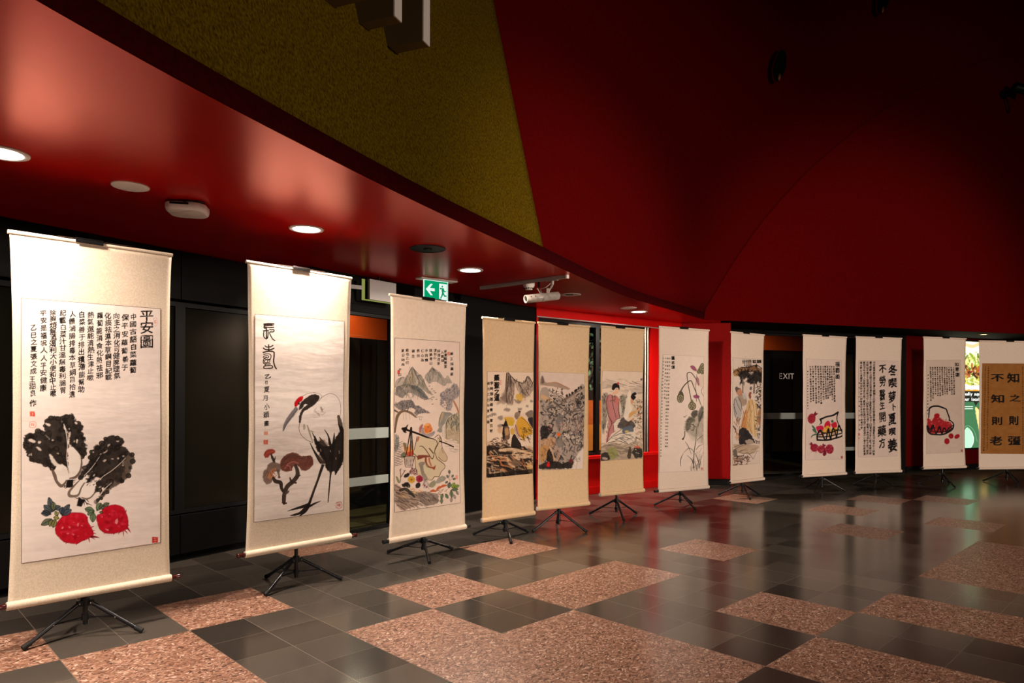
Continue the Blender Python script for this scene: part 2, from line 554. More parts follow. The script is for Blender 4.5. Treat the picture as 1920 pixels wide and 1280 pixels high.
glass_door('door_1', mx, 0.02, 0.95, 2.06, [(0.885, 0.985), (0.45, 0.53)], M['clear_glass'])
glass_door('door_2', mx, 0.97, 1.78, 2.06, [(0.885, 0.985), (0.45, 0.53)], M['clear_glass'])
w = MB(); wbox(w, 0, ln, 0.02, 0.12, 2.062, ZC); o = w.build('trim_2', M['black_matte']); o.matrix_world = mx; tag(o, kind='structure')
w = MB(); wbox(w, 1.79, ln, 0.0, 0.12, 0.0, 2.06); o = w.build('wall_center_pier', M['black_matte']); o.matrix_world = mx; tag(o, kind='structure')
w = MB(); wbox(w, 0, ln, -0.02, 0.005, 0.0005, 0.012); wbox(w, 0, 1.78, 0.02, 0.10, 0.0005, 0.018); wbox(w, 0, 1.78, -0.09, -0.075, 0.0005, 0.006)
o = w.build('trim_3', M['sill_metal']); o.matrix_world = mx; tag(o, kind='structure')

# red window wall
mx, ln = wall_frame(WL[3], WL[4])
WX0, WX1, WZ0, WZ1 = 0.03, 2.10, 0.50, 2.28
w = MB()
wbox(w, 0, ln, 0, 0.16, 0, WZ0 - 0.03); wbox(w, 0, ln, 0, 0.16, WZ1, ZC); wbox(w, WX1, ln, 0, 0.16, WZ0 - 0.03, WZ1); wbox(w, 0, WX0, 0, 0.16, WZ0 - 0.03, WZ1)
o = w.build('wall_center', M['red_wall']); o.matrix_world = mx; tag(o, kind='structure')
w = MB(); wbox(w, 0.0, ln, -0.012, -0.0005, 0.0, 0.10); o = w.build('baseboard_center', M['red_wall'], None, 0.003); o.matrix_world = mx; tag(o, kind='structure')
w = MB(); wbox(w, 0.0, WX1 + 0.35, -0.07, 0.10, WZ0 - 0.03, WZ0 + 0.012); o = w.build('trim_4', M['red_wall'], None, 0.004); o.matrix_world = mx; tag(o, kind='structure')
w = MB(); wbox(w, 0.0, ln, -0.012, -0.0005, WZ1, WZ1 + 0.012); o = w.build('trim_5', M['grey_metal']); o.matrix_world = mx; tag(o, kind='structure')
root = empty('window_1', (0, 0, 0)); root.matrix_world = mx
f = MB()
for xa, xb in ((WX0, WX0 + 0.04), (1.06, 1.13), (WX1 - 0.17, WX1 - 0.12)):
    wbox(f, xa, xb, 0.04, 0.09, WZ0 + 0.013, WZ1)
wbox(f, WX0, WX1, 0.041, 0.089, WZ1 - 0.06, WZ1 - 0.001); wbox(f, WX0, WX1, 0.041, 0.089, WZ0 + 0.013, WZ0 + 0.04)
f.build('window_frame', M['frame'], root)
for xa, xb in ((WX0 + .041, 1.059), (1.131, WX1 - .171)):
    g = MB(); wbox(g, xa, xb, 0.062, 0.068, WZ0 + 0.041, WZ1 - 0.061); g.build('window_pane', M['clear_glass'], root)
for xa in (WX1 - 0.085, WX1 - 0.03):
    g = MB(); g.cone((xa, 0.035, WZ0 + 0.012), (xa, 0.035, WZ1), 0.027, 0.027, 20); g.build('steel_mullion', M['steel'], root)
tag(root, kind='structure')

# red pier at the corner
w = MB(); a, b = Vector((*WL[4], 0)), Vector((*WL[5], 0))
w.prism([(a.x, a.y), (b.x, b.y), (3.5, 11.0), (3.3, 11.1), (2.62, 10.5)], 0.09, ZC)
tag(w.build('wall_pier', M['red_dark_wall']), kind='structure')
w = MB(); w.prism([(a.x - .005, a.y - .02), (b.x + .01, b.y - .02), (3.5, 11.0), (3.3, 11.1), (2.62, 10.5)], 0.0, 0.089)
tag(w.build('baseboard_pier', M['black_matte']), kind='structure')

# far glass doors
mx, ln = wall_frame(WL[6], WL[7])
w = MB(); wbox(w, 0, ln, 0.0, 0.12, 2.35, ZC); o = w.build('trim_6', M['black_matte']); o.matrix_world = mx; tag(o, kind='structure')
D3 = glass_door('door_3', mx, 0.10, 1.70, 2.345, [(0.945, 1.045)], M['clear_glass'])
glass_door('door_4', mx, 1.73, 3.05, 2.345, [(0.945, 1.045), (0.40, 0.46)], M['clear_glass'])
w = MB(); wbox(w, 3.06, ln, 0.0, 0.12, 0.0, 2.349); o = w.build('wall_far_pier', M['black_matte']); o.matrix_world = mx; tag(o, kind='structure')
w = MB(); wbox(w, 0, 3.05, 0.0, 0.10, 0.0005, 0.018); o = w.build('trim_7', M['frame']); o.matrix_world = mx; tag(o, kind='structure')
MX_FAR = mx
mx, ln = wall_frame(WL[7], WL[8])
w = MB(); wbox(w, 0, ln, 0.0, 0.12, 0.10, ZC); o = w.build('wall_right', M['red_far_shaded']); o.matrix_world = mx; tag(o, kind='structure')
w = MB(); wbox(w, 0, ln, -0.02, 0.12, 0.0, 0.099); o = w.build('baseboard_right', M['black_matte']); o.matrix_world = mx; tag(o, kind='structure')
MX_RIGHT = mx
# ------------------------------------------------------------------ ceiling fittings
def downlight(x, y, label, power):
    root = empty('downlight', (x, y, ZC))
    t = MB(); t.lathe([(0.088, -0.002), (0.090, -0.008), (0.112, -0.006), (0.114, -0.001), (0.112, 0.0005)], 40)
    t.build('trim_ring', M['white_plastic'], root)
    t = MB(); t.lathe([(0.087, -0.004), (0.087, -0.0015)], 40, smooth=False)
    t.build('lamp_diffuser', M['lamp_glow'], root)
    tag(root, label, 'downlight', 'recessed downlights along the soffit')
    area_lamp('downlight_bulb', (0, 0, -0.012), power, 0.17, spread=165, parent=root)
    return root


DL = [(-2.36, 3.17, 'lit downlight in the red soffit at the left edge, above the cabbage scroll'),
      (-1.375, 4.585, 'lit downlight in the red soffit directly above the crane scroll'),
      (-0.37, 6.04, 'lit downlight in the red soffit between exit sign and track bar'),
      (1.63, 8.89, 'smallest lit downlight in the red soffit, beside the white ceiling disc')]
DP = [34, 52, 48, 56]
for (x, y, lab), p in zip(DL, DP):
    downlight(x, y, lab, p)
downlight(-2.95, 1.35, 'lit downlight in the soffit beside the photographer', 130)


def ceiling_disc(x, y, r, label, mat, rim, name='ceiling_speaker', cat='speaker'):
    root = empty(name, (x, y, ZC))
    t = MB(); t.lathe([(r * 0.93, -0.003), (r * 0.94, -0.007), (r, -0.005), (r, 0.0005)], 40); t.build('rim', rim, root)
    t = MB(); t.lathe([(r * 0.925, -0.0045), (r * 0.925, -0.001)], 40, smooth=False); t.build('grille', mat, root)
    tag(root, label, cat)
    return root


ceiling_disc(-2.04, 3.67, 0.092, 'flat round white ceiling speaker above the cabbage scroll', M['grey_plastic'], M['white_plastic'])
ceiling_disc(1.44, 8.53, 0.10, 'small flat white ceiling disc next to the smallest downlight', M['grey_plastic'], M['white_plastic'])
bk = ceiling_disc(-0.64, 5.18, 0.135, 'black round ceiling grille beside the green exit sign', M['dark_grille'], M['dark_grille'], 'ceiling_vent', 'vent')
t = MB(); t.lathe([(0.03, -0.012), (0.03, -0.0046)], 20); t.build('hub', M['frame'], bk)
root = empty('ceiling_cover', (0.63, 7.45, ZC))
t = MB(); t.lathe([(0.10, -0.006), (0.112, -0.003), (0.112, 0.0005)], 32); t.build('cover_plate', M['grey_plastic'], root)
t = MB(); t.tube([(-0.06, -0.05, -0.008), (-0.03, -0.06, -0.012), (0.0, -0.05, -0.008), (0.02, -0.06, -0.012)], 0.005, 6); t.build('cable', M['frame'], root)
tag(root, 'flat grey ceiling cover plate beside the white track spotlight', 'cover')

# wireless access point
root = empty('access_point', (-1.90, 4.02, ZC), math.radians(12))


def rounded(w, d, r, n=8):
    p = []
    for cx, cy, a0 in ((w / 2 - r, d / 2 - r, 0), (-w / 2 + r, d / 2 - r, 90), (-w / 2 + r, -d / 2 + r, 180), (w / 2 - r, -d / 2 + r, 270)):
        for i in range(n + 1):
            a = math.radians(a0 + 90 * i / n)
            p.append((cx + r * math.cos(a), cy + r * math.sin(a)))
    return p


t = MB()
rings = [(1.0, -0.012), (1.0, -0.034), (0.97, -0.048), (0.90, -0.056)]
base = rounded(0.22, 0.22, 0.07)
nn = len(base)
v = [(x * s, y * s, z) for s, z in rings for x, y in base]
t.add(v, [(k * nn + i, (k + 1) * nn + i, (k + 1) * nn + (i + 1) % nn, k * nn + (i + 1) % nn) for k in range(len(rings) - 1) for i in range(nn)], smooth=True)
t.add(v[:nn], [tuple(range(nn))]); t.add(v[-nn:], [tuple(reversed(range(nn)))])
t.build('housing', M['white_plastic'], root)
t = MB(); t.prism(rounded(0.15, 0.15, 0.03), -0.012, 0.0); t.build('mounting_plate', M['frame'], root)
t = MB(); t.box((-0.02, -0.1112, -0.022), (0.10, 0.004, 0.012)); t.build('port_recess', M['frame'], root)
t = MB(); t.tube([(0.0, -0.113, -0.02), (0.03, -0.135, -0.014), (0.08, -0.12, -0.008), (0.11, -0.08, -0.006)], 0.004, 8); t.build('cable', M['frame'], root)
t = MB(); t.add([(-0.095, -0.02, -0.0565), (0.03, -0.095, -0.0565), (0.06, -0.085, -0.0567), (-0.085, 0.02, -0.0567)], [(0, 1, 2, 3)]); t.build('crease', M['grey_plastic'], root)
tag(root, 'white rounded wireless access point on the soffit above the cabbage scroll', 'access point')

# smoke detector, track, spotlight
root = empty('smoke_detector', (0.16, 6.73, ZC))
t = MB(); t.lathe([(0.02, -0.066), (0.034, -0.066), (0.040, -0.05)], 28); t.build('sensor', M['white_plastic'], root)
t = MB(); t.lathe([(0.040, -0.05), (0.056, -0.026), (0.058, -0.004), (0.058, 0.0)], 28); t.build('housing', M['white_plastic'], root)
t = MB()
for k in range(12):
    a = 2 * PI * k / 12
    t.box((0.0412 * math.cos(a), 0.0412 * math.sin(a), -0.052), (0.008, 0.010, 0.012), Matrix.Rotation(a, 3, 'Z'))
t.build('vent_slot', M['frame'], root)
tag(root, 'white domed smoke detector under the grey track bar', 'smoke detector')

TA, TB = Vector((-0.32, 6.94, ZC)), Vector((0.49, 6.26, ZC))
root = empty('lighting_track', (0, 0, 0))
t = MB(); t.bar(TA + Vector((0, 0, -.0165)), TB + Vector((0, 0, -.0165)), 0.034, 0.032); t.build('track_rail', M['grey_metal'], root, 0.002)
d = (TB - TA).normalized()
t = MB(); t.bar(TB - d * 0.001 + Vector((0, 0, -.0175)), TB + d * 0.018 + Vector((0, 0, -.0175)), 0.038, 0.034); t.build('end_cap', M['white_plastic'], root, 0.002)
t = MB(); p = TA + d * 0.74; t.cone(p + Vector((0, 0, -.033)), p + Vector((0, 0, -.085)), 0.011, 0.011, 16); t.build('adaptor_plug', M['frame'], root)
tag(root, 'grey lighting track bar on the red soffit', 'track')

root = empty('track_spotlight', (0, 0, 0))
p = TA + d * 0.90
t = MB(); t.bar(p - d * 0.06 + Vector((0, 0, -.037)), p + d * 0.06 + Vector((0, 0, -.037)), 0.03, 0.008)
t.cone(p + Vector((0, 0, -.041)), p + Vector((0, 0, -.075)), 0.016, 0.012, 16); t.build('adaptor', M['spot_metal'], root, 0.001)
F0, F1 = Vector((0.118, 6.28, 2.175)), Vector((0.43, 6.44, 2.232))
ax = (F1 - F0).normalized()
pv = F0.lerp(F1, 0.68)
t = MB(); t.cone(p + Vector((0, 0, -.075)), pv + Vector((0, 0, 0.045)), 0.011, 0.011, 12); t.box(pv + Vector((0, 0, .045)), (0.03, 0.045, 0.06)); t.build('stem', M['spot_metal'], root, 0.001)
t = MB(); q = pv + Vector((0.02, -.005, 0))
t.tube([p + Vector((-.015, 0, -.06)), p + Vector((-.06, -.01, -.10)), pv + Vector((-.07, -.01, .07)), pv + Vector((-.06, 0, .035))], 0.004, 8); t.build('cable', M['spot_metal'], root)
mxa = Matrix.Translation(F0) @ ax.to_track_quat('Z', 'X').to_matrix().to_4x4()
LN = (F1 - F0).length
t = MB(); t.lathe([(0.026, 0.012), (0.030, 0.0), (0.038, 0.0), (0.038, LN * 0.48)], 28, mxa); t.build('snoot', M['spot_metal'], root)
t = MB(); t.lathe([(0.041, LN * 0.481), (0.041, LN * 0.56), (0.038, LN * 0.561), (0.038, LN * 0.98), (0.034, LN)], 28, mxa); t.build('body', M['spot_metal'], root)
t = MB(); t.lathe([(0.024, 0.0115), (0.024, 0.0125)], 20, mxa); t.build('aperture', M['black_matte'], root)
for s in (0.17, 0.30):
    c = F0 + ax * LN * s
    t = MB(); t.cone(c + Vector((0, -.036, .01)), c + Vector((0, -.043, .012)), 0.006, 0.005, 12); t.build('screw', M['rivet'], root)
t = MB(); c = F0 + ax * LN * 0.47; t.cone(c + Vector((0, 0, .03)), c + Vector((-.03, 0, .075)), 0.005, 0.005, 10); t.cone(c + Vector((-.03, 0, .075)), c + Vector((-.036, 0, .084)), 0.008, 0.008, 10); t.build('locking_lever', M['spot_metal'], root)
tag(root, 'grey cylindrical track spotlight tilted left under the track bar', 'spotlight')

# exit sign hanging from the soffit
E0, E1 = Vector((-0.875, 6.40, ZC)), Vector((-0.56, 6.655, ZC))
ctr = (E0 + E1) / 2
yaw = math.atan2(E1.y - E0.y, E1.x - E0.x)
root = empty('exit_sign', ctr, yaw)
W = (E1 - E0).length
t = MB(); t.box((0, 0, -.008), (W, 0.11, 0.014)); t.build('ceiling_plate', M['grey_plastic'], root, 0.003)
SW, SH = 0.272, 0.185
SX = -0.012
M['sign_green'] = emission('sign_green', (0.0, 0.30, 0.12), 1.1)
M['sign_white'] = emission('sign_white', (0.85, 1.0, 0.92), 0.95)
t = MB(); t.box((SX, 0, -.016 - SH / 2), (SW, 0.010, SH)); t.build('sign_panel', M['sign_white'], root, 0.0)


def flat(mb, poly, y, mat=0, th=0.001):
    n = len(poly)
    v = [(x, y, z) for x, z in poly] + [(x, y - th, z) for x, z in poly]
    mb.add(v, [tuple(range(n, 2 * n))] + [(i, (i + 1) % n, n + (i + 1) % n, n + i) for i in range(n)], mat)


def sq(u, v):       # sign face coordinates 0..1 from upper left
    return (SX - SW / 2 + u * SW, -.016 - v * SH)


t = MB(); flat(t, [sq(.025, .965), sq(.625, .965), sq(.625, .03), sq(.025, .03)], -.0051)
flat(t, [sq(.955, .965), sq(.975, .965), sq(.975, .03), sq(.955, .03)], -.0051)
flat(t, [sq(.6251, .12), sq(.9549, .12), sq(.9549, .03), sq(.6251, .03)], -.0051)
flat(t, [sq(.6251, .965), sq(.70, .965), sq(.73, .90), sq(.6251, .90)], -.0051)
t.build('green_field', M['sign_green'], root)
t = MB(); flat(t, [sq(.08, .48), sq(.27, .77), sq(.36, .77), sq(.24, .55), sq(.44, .55), sq(.44, .41), sq(.24, .41), sq(.36, .19), sq(.27, .19)], -.0062)
t.build('arrow', M['sign_white'], root)
t = MB()
flat(t, [sq(.755 + .03 * math.cos(a), .26 + .045 * math.sin(a)) for a in [2 * PI * k / 14 for k in range(14)]], -.0052)
flat(t, [sq(.72, .36), sq(.79, .33), sq(.83, .37), sq(.815, .60), sq(.745, .62)], -.0053)
flat(t, [sq(.74, .37), sq(.66, .42), sq(.65, .40), sq(.66, .34), sq(.73, .33)], -.0054)
flat(t, [sq(.80, .37), sq(.86, .48), sq(.91, .46), sq(.91, .51), sq(.85, .55), sq(.78, .43)], -.0055)
flat(t, [sq(.765, .59), sq(.82, .58), sq(.86, .70), sq(.93, .70), sq(.93, .76), sq(.83, .77)], -.0056)
flat(t, [sq(.745, .60), sq(.80, .62), sq(.76, .76), sq(.71, .88), sq(.66, .88), sq(.71, .75)], -.0057)
t.build('running_figure', M['sign_green'], root)
tag(root, 'green and white illuminated exit sign with left arrow and running figure', 'exit sign')

# ------------------------------------------------------------------ fins of a wall sign on the olive wall
for k, (wx, wy, lab) in enumerate([(-0.977, 3.46, 'leftmost white-faced fin on the olive wall, mostly above the frame'),
                                   (-0.857, 3.73, 'middle white-faced fin on the olive wall'),
                                   (-0.735, 3.97, 'rightmost white-faced fin on the olive wall, hanging lowest in view')]):
    zb = (3.262, 3.294, 3.287)[k]
    ang = math.atan2(0.93, 0.37)
    root = empty('wall_fin', (wx, wy, zb), ang)     # x along the wall, -y out of the wall
    D, wf, H = 0.24, 0.075, 1.05
    t = MB()
    prof = [(0.0, -D + 0.004), (0.0, -0.03), (0.018, 0.0)]
    t.add([(0, -D + .004, 0), (wf, -D + .004, 0), (wf, 0.02, 0.02), (0, 0.0, 0.02), (0, -.03, 0), (wf, -.03, 0),
           (0, -D + .004, H), (wf, -D + .004, H), (wf, 0.30, H), (0, 0.30, H)],
          [(0, 4, 5, 1), (4, 3, 2, 5), (0, 6, 9, 3, 4), (1, 5, 2, 8, 7), (6, 7, 8, 9), (3, 9, 8, 2), (0, 1, 7, 6)])
    t.build('fin_body', M['fin_side'], root)
    t = MB(); t.box((wf / 2, -D, H / 2), (wf, 0.008, H)); t.build('fin_face', M['fin_face'], root)
    tag(root, lab, 'wall fin', 'white-faced fins on the olive wall')

# ------------------------------------------------------------------ stands and scrolls
def surf_y(x, z, hw, zb, zt, k):
    """depth of the hanging paper: edges curl back a little, faint waves"""
    v = (z - zb) / (zt - zb)
    e = (abs(x) / hw) ** 3
    y = 0.010 * e * math.sin(PI * min(max(v, 0), 1)) ** 0.6
    y += 0.0022 * math.sin(9.0 * v + k * 1.7 + 2.0 * x) + 0.0016 * math.sin(23 * v + k)
    y += 0.0020 * math.sin(11 * x + k * 2.1) * math.sin(PI * v)
    return y


def make_stand(ang, zt, hub=0.165):
    """pole, hub and three legs; foot angles in degrees in world axes"""
    root = empty('tripod_stand', (0, 0, 0))
    p = MB(); p.cone((0, 0, 0.05), (0, 0, 0.95), 0.0125, 0.0125, 16); p.build('lower_pole', M['tripod'], root)
    p = MB(); p.cone((0, 0, 0.952), (0, 0, zt - 0.01), 0.009, 0.009, 14); p.build('upper_pole', M['tripod'], root)
    p = MB(); p.cone((0, 0, 0.92), (0, 0, 0.965), 0.018, 0.018, 16); p.cone((-0.006, 0.012, 0.945), (-0.022, 0.045, 0.945), 0.009, 0.011, 12); p.build('height_clamp', M['rubber'], root)
    p = MB(); p.cone((0, 0, hub - 0.012), (0, 0, hub + 0.03), 0.022, 0.022, 18)
    for a in ang:
        a = math.radians(a)
        p.box((0.028 * math.cos(a), 0.028 * math.sin(a), hub + 0.004), (0.03, 0.022, 0.028), Matrix.Rotation(a, 3, 'Z'))
    p.build('hub', M['rubber'], root, 0.002)
    p = MB(); p.cone((0, 0, hub * 0.55 - .015), (0, 0, hub * 0.55 + .015), 0.018, 0.018, 16); p.build('brace_collar', M['rubber'], root)
    for a in ang:
        a = math.radians(a); c, s = math.cos(a), math.sin(a)
        leg = MB(); leg.cone((0.036 * c, 0.036 * s, hub + 0.004), (0.285 * c, 0.285 * s, 0.020), 0.0105, 0.0105, 14)
        lo = leg.build('leg', M['tripod'], root)
        ft = MB(); ft.cone((0.268 * c, 0.268 * s, 0.0295), (0.305 * c, 0.305 * s, 0.0125), 0.0135, 0.0135, 14); ft.build('rubber_foot', M['rubber'], lo)
        br = MB(); q = 0.165
        zq = hub + 0.004 + (0.020 - hub - .004) * (q - 0.036) / 0.249
        br.bar((0.016 * c, 0.016 * s, hub * 0.55), (q * c, q * s, zq), 0.012, 0.004); bo = br.build('brace', M['tripod'], root)
        n = Vector((s, -c, 0))
        for r_, z_ in ((q, zq), (0.036, hub + .006)):
            ctr_ = Vector((r_ * c, r_ * s, z_))
            rv = MB(); rv.cone(ctr_ - n * 0.0125, ctr_ + n * 0.0125, 0.0035, 0.0035, 10)
            rv.build('rivet', M['rivet'], bo)
    return root


SCR = []          # filled by scroll(): frames for the artwork


def scroll(k, base, yaw, xl, xr, zt, zb, ang, mount, label, stand_label, knob='wood', clip='frame', waist=(0.02, 0.012), cordx=(0.27, 0.72)):
    yr = math.radians(yaw)
    nrm = Vector((math.sin(yr), -math.cos(yr), 0))
    b = Vector((*base, 0))
    # stand
    st = make_stand(ang, zt, min(0.165, zb - 0.045))
    st.location = b
    hk = MB()
    R = Matrix.Rotation(yr, 3, 'Z')
    hk.box(R @ Vector((0, -0.026, zt - 0.002)), (0.13, 0.062, 0.006), R)
    hk.box(R @ Vector((0, -0.054, zt - 0.015)), (0.13, 0.006, 0.0195), R)
    hk.box(R @ Vector((0, 0.004, zt - 0.022)), (0.03, 0.022, 0.033), R)
    hk.build('hanging_clip', M[clip], st, 0.002)
    tag(st, stand_label, 'stand', 'black tripod stands carrying the scrolls')
    # scroll
    o = b + nrm * 0.040
    root = empty('hanging_scroll', (o.x, o.y, 0), yr)
    hw = (xr - xl) / 2; cx = (xl + xr) / 2
    zr = zb + 0.022
    NX, NZ = 28, 90
    mb = MB()
    v = []
    for j in range(NZ + 1):
        z = zr + (zt - 0.028 - zr) * j / NZ
        vv = (z - zr) / (zt - zr)
        pinch = math.sin(PI * vv) ** 0.55
        for i in range(NX + 1):
            f = i / NX
            x0 = xl + waist[0] * pinch; x1 = xr - waist[1] * pinch
            x = x0 + (x1 - x0) * f
            v.append((x, surf_y(x - cx, z, hw, zb, zt, k), z))
    mb.add(v, [(j * (NX + 1) + i, j * (NX + 1) + i + 1, (j + 1) * (NX + 1) + i + 1, (j + 1) * (NX + 1) + i) for j in range(NZ) for i in range(NX)], smooth=True)
    mo = mb.build('silk_mount', M[mount], root)
    sm = mo.modifiers.new('thick', 'SOLIDIFY'); sm.thickness = 0.0012; sm.offset = -1
    t = MB(); t.cone((xl - .003, 0.004, zt - 0.018), (xr + .003, 0.004, zt - 0.018), 0.011, 0.011, 16); t.build('top_batten', M[mount], root)
    xa, xb = xl + (xr - xl) * cordx[0], xl + (xr - xl) * cordx[1]
    for ca, cb in ((xa, -0.07), (0.07, xb)):
        t = MB(); t.bar((ca, 0.002, zt - .0055), (cb, 0.002, zt - .0045), 0.018, 0.004); t.build('hanging_cord', M['cord'], root)
    t = MB(); t.cone((xl - .002, 0.002, zb + .021), (xr + .002, 0.002, zb + .021), 0.021, 0.021, 24)
    ro = t.build('roller', M[mount], root)
    for s, xe in ((-1, xl), (1, xr)):
        t = MB()
        if knob == 'none':
            t.cone((xe + s * 0.0021, 0.002, zb + .021), (xe + s * 0.006, 0.002, zb + .021), 0.0165, 0.015, 20)
            t.build('roller_cap', M['grey_plastic'], ro)
        else:
            q = Matrix.Translation((xe + s * 0.0021, 0.002, zb + .021)) @ Matrix.Rotation(s * PI / 2, 4, 'Y')
            t.lathe([(0.011, 0.0), (0.014, 0.004), (0.0135, 0.03), (0.016, 0.045), (0.015, 0.05)], 20, q)
            t.build('knob', M['wood_knob' if knob == 'wood' else 'rubber'], ro)
    tag(root, label, 'hanging scroll', 'hanging scrolls on tripod stands')
    SCR.append(dict(root=root, cx=cx, hw=hw, zb=zb, zt=zt, k=k, nrm=nrm))
    return root


M['silk_pale'] = noisy('pale_brocade_silk', (0.69, 0.56, 0.42), (0.77, 0.65, 0.51), 150, 0.55, 0.25, 3, lo=0.42, hi=0.58)
M['silk_cream'] = noisy('cream_silk', (0.73, 0.58, 0.45), (0.78, 0.635, 0.505), 30, 0.6, 0.2, 3)
M['silk_tan'] = noisy('tan_silk', (0.63, 0.43, 0.25), (0.68, 0.475, 0.285), 40, 0.6, 0.2, 3)
M['silk_white'] = noisy('white_silk', (0.71, 0.56, 0.465), (0.76, 0.615, 0.515), 60, 0.65, 0.15, 3)

BASES = [(-2.29, 3.70), (-1.46, 4.67), (-.71, 5.55), (-.06, 6.29), (.46, 6.68), (1.13, 7.41), (1.99, 8.11), (3.01, 8.97), (4.32, 9.58), (5.31, 10.04), (6.41, 10.24), (7.60, 10.56)]
YAWS = [46, 49, 48, 41, 34, 35, 30, 36, 25, 17, 18, 8]
# left, right, top, bottom in the scroll's own frame
EXT = [(-.352, .422, 2.108, .205), (-.385, .412, 2.147, .253), (-.379, .432, 2.076, .158), (-.302, .328, 1.998, .172), (-.286, .348, 2.003, .208), (-.272, .373, 2.047, .240),
       (-.383, .417, 2.114, .192), (-.306, .408, 2.143, .190), (-.417, .432, 2.167, .206), (-.405, .433, 2.190, .202), (-.422, .414, 2.208, .250), (-.520, .378, 2.188, .214)]
ANG = [(-119, 1, 121), (-111, 22, 149), (169, 45, -74), (164, 45, -79), (-148, -34, 90), (156, 35, -84), (170, -70, 50), (155, 27, -91), (-132, -12, 108), (-121, 14, 137), (-91, 41, 150), (142, -100, 25)]
MOUNT = ['silk_pale', 'silk_pale', 'silk_cream', 'silk_tan', 'silk_tan', 'silk_tan', 'silk_white', 'silk_white', 'silk_white', 'silk_white', 'silk_white', 'silk_white']
KNOB = ['wood', 'wood', 'black', 'none', 'none', 'none', 'black', 'black', 'black', 'black', 'black', 'black']
SLAB = ['hanging scroll with two ink cabbages and two red radishes, largest and leftmost',
        'hanging scroll with a red-crowned crane standing beside brown mushrooms',
        'hanging scroll with an old man carrying a herb basket on a pole below mountains',
        'tan-mounted hanging scroll with grey peaks above yellow cliffs',
        'tan-mounted hanging scroll with a dense dark mountain garden, between two other tan scrolls',
        'tan-mounted hanging scroll with a woman in a pink robe and a kneeling figure',
        'white hanging scroll with lotus pods on stalks and purple petals',
        'narrow hanging scroll with two robed figures under a thatched roof',
        'white hanging scroll with a basket of red and yellow pomegranates under small writing',
        'white hanging scroll of pure calligraphy in two large black columns',
        'white hanging scroll with a round handled basket of red dates',
        'white hanging scroll with eight wide black characters on a brown ground, at the right edge']
WHO = ['the cabbage scroll', 'the crane scroll', 'the herb carrier scroll', 'the grey peaks scroll', 'the dark garden scroll', 'the pink robe scroll', 'the lotus pod scroll',
       'the thatched roof scroll', 'the pomegranate basket scroll', 'the two-column calligraphy scroll', 'the red dates scroll', 'the brown calligraphy scroll']
for k in range(12):
    xl, xr, zt, zb = EXT[k]
    scroll(k, BASES[k], YAWS[k], xl, xr, zt, zb, ANG[k], MOUNT[k], SLAB[k], 'black metal tripod stand holding up ' + WHO[k], KNOB[k],
           'chrome' if k == 1 else 'clip_black', (0.022, 0.012) if k < 3 else (0.012, 0.010))
# ------------------------------------------------------------------ rooms behind the glass
def room(name, mx, x0, x1, depth, zt, mats, yl=0.14):
    """floor skin, back wall, side walls, lid in a wall's own frame (x along, y inwards)"""
    for nm, mat, (a, b, c, d, e, f) in (('floor_' + name, mats[0], (x0, x1, 0.14, depth, 0.001, 0.004)),
                                        ('wall_' + name, mats[1], (x0, x1, depth, depth + .1, 0, zt)),
                                        ('wall_' + name + '_left', mats[2], (x0 - .1, x0, yl, depth, 0, zt)),
                                        ('wall_' + name + '_right', mats[2], (x1, x1 + .1, 0.14, depth, 0, zt)),
                                        ('ceiling_' + name, mats[3], (x0, x1, 0.14, depth, zt, zt + .08))):
        m = MB(); wbox(m, a, b, c, d, e, f); o = m.build(nm, mat); o.matrix_world = mx
        tag(o, kind='structure')


mx, ln = wall_frame(WL[2], WL[3])
room('vestibule', mx, -0.02, 3.2, 2.0, 2.6, (M['carpet'], M['orange_wall'], M['black_matte'], M['black_matte']), 0.46)
MXV = mx
# dark partition standing in the vestibule
root = empty('dark_partition', (0, 0, 0)); root.matrix_world = mx @ Matrix.Translation((1.15, 1.2, 0))
m = MB(); wbox(m, 0, 1.95, 0, 0.08, 0.005, 1.95); m.build('panel', M['black_panel'], root, 0.004)
m = MB(); wbox(m, -0.03, -0.001, -0.01, 0.09, 0.005, 1.98); m.build('end_post', M['frame'], root)
tag(root, 'tall black partition inside the room behind the left glass doors', 'partition')
root = empty('dark_partition', (0, 0, 0)); root.matrix_world = mx @ Matrix.Translation((0.1, 1.2, 0))
m = MB(); wbox(m, 0, 0.90, 0, 0.08, 0.005, 1.95); m.build('panel', M['black_panel'], root, 0.004)
tag(root, 'narrow black partition edge left of the orange gap behind the glass doors', 'partition')
# ceiling hung sign box seen from its back, just inside the doors
root = empty('hanging_sign_box', (0, 0, 0)); root.matrix_world = mx @ Matrix.Translation((0.45, -0.10, 2.155))
M['sign_edge'] = emission('sign_edge', (0.55, 0.60, 0.15), 0.45)
m = MB(); wbox(m, 0.075, 0.40, -0.012, 0.02, 0.012, 0.20); m.build('housing', M['grey_metal'], root, 0.003)
m = MB(); wbox(m, 0.0, 0.028, 0.0, 0.012, 0.0, 0.19); wbox(m, 0.0281, 0.40, 0.0, 0.008, 0.0, 0.010); m.build('glowing_edge', M['sign_edge'], root)
m = MB(); m.cone((0.2, 0.005, 0.20), (0.2, 0.005, 0.254), 0.008, 0.008, 10); m.build('hanger', M['frame'], root)
m = MB(); m.bar((-0.30, 0.03, 0.10), (-0.001, 0.006, 0.11), 0.012, 0.035); m.build('bracket', M['grey_metal'], root)
tag(root, 'grey sign box with glowing yellow edge hanging above the left glass doors', 'sign')
area_lamp('vestibule_fill', tuple(mx @ Vector((1.8, 1.6, 2.55))), 12, 0.3, (1, 0.8, 0.6), 170, tuple(mx @ Vector((1.8, 1.7, 0))))  # unseen lamp added to brighten the orange wall inside

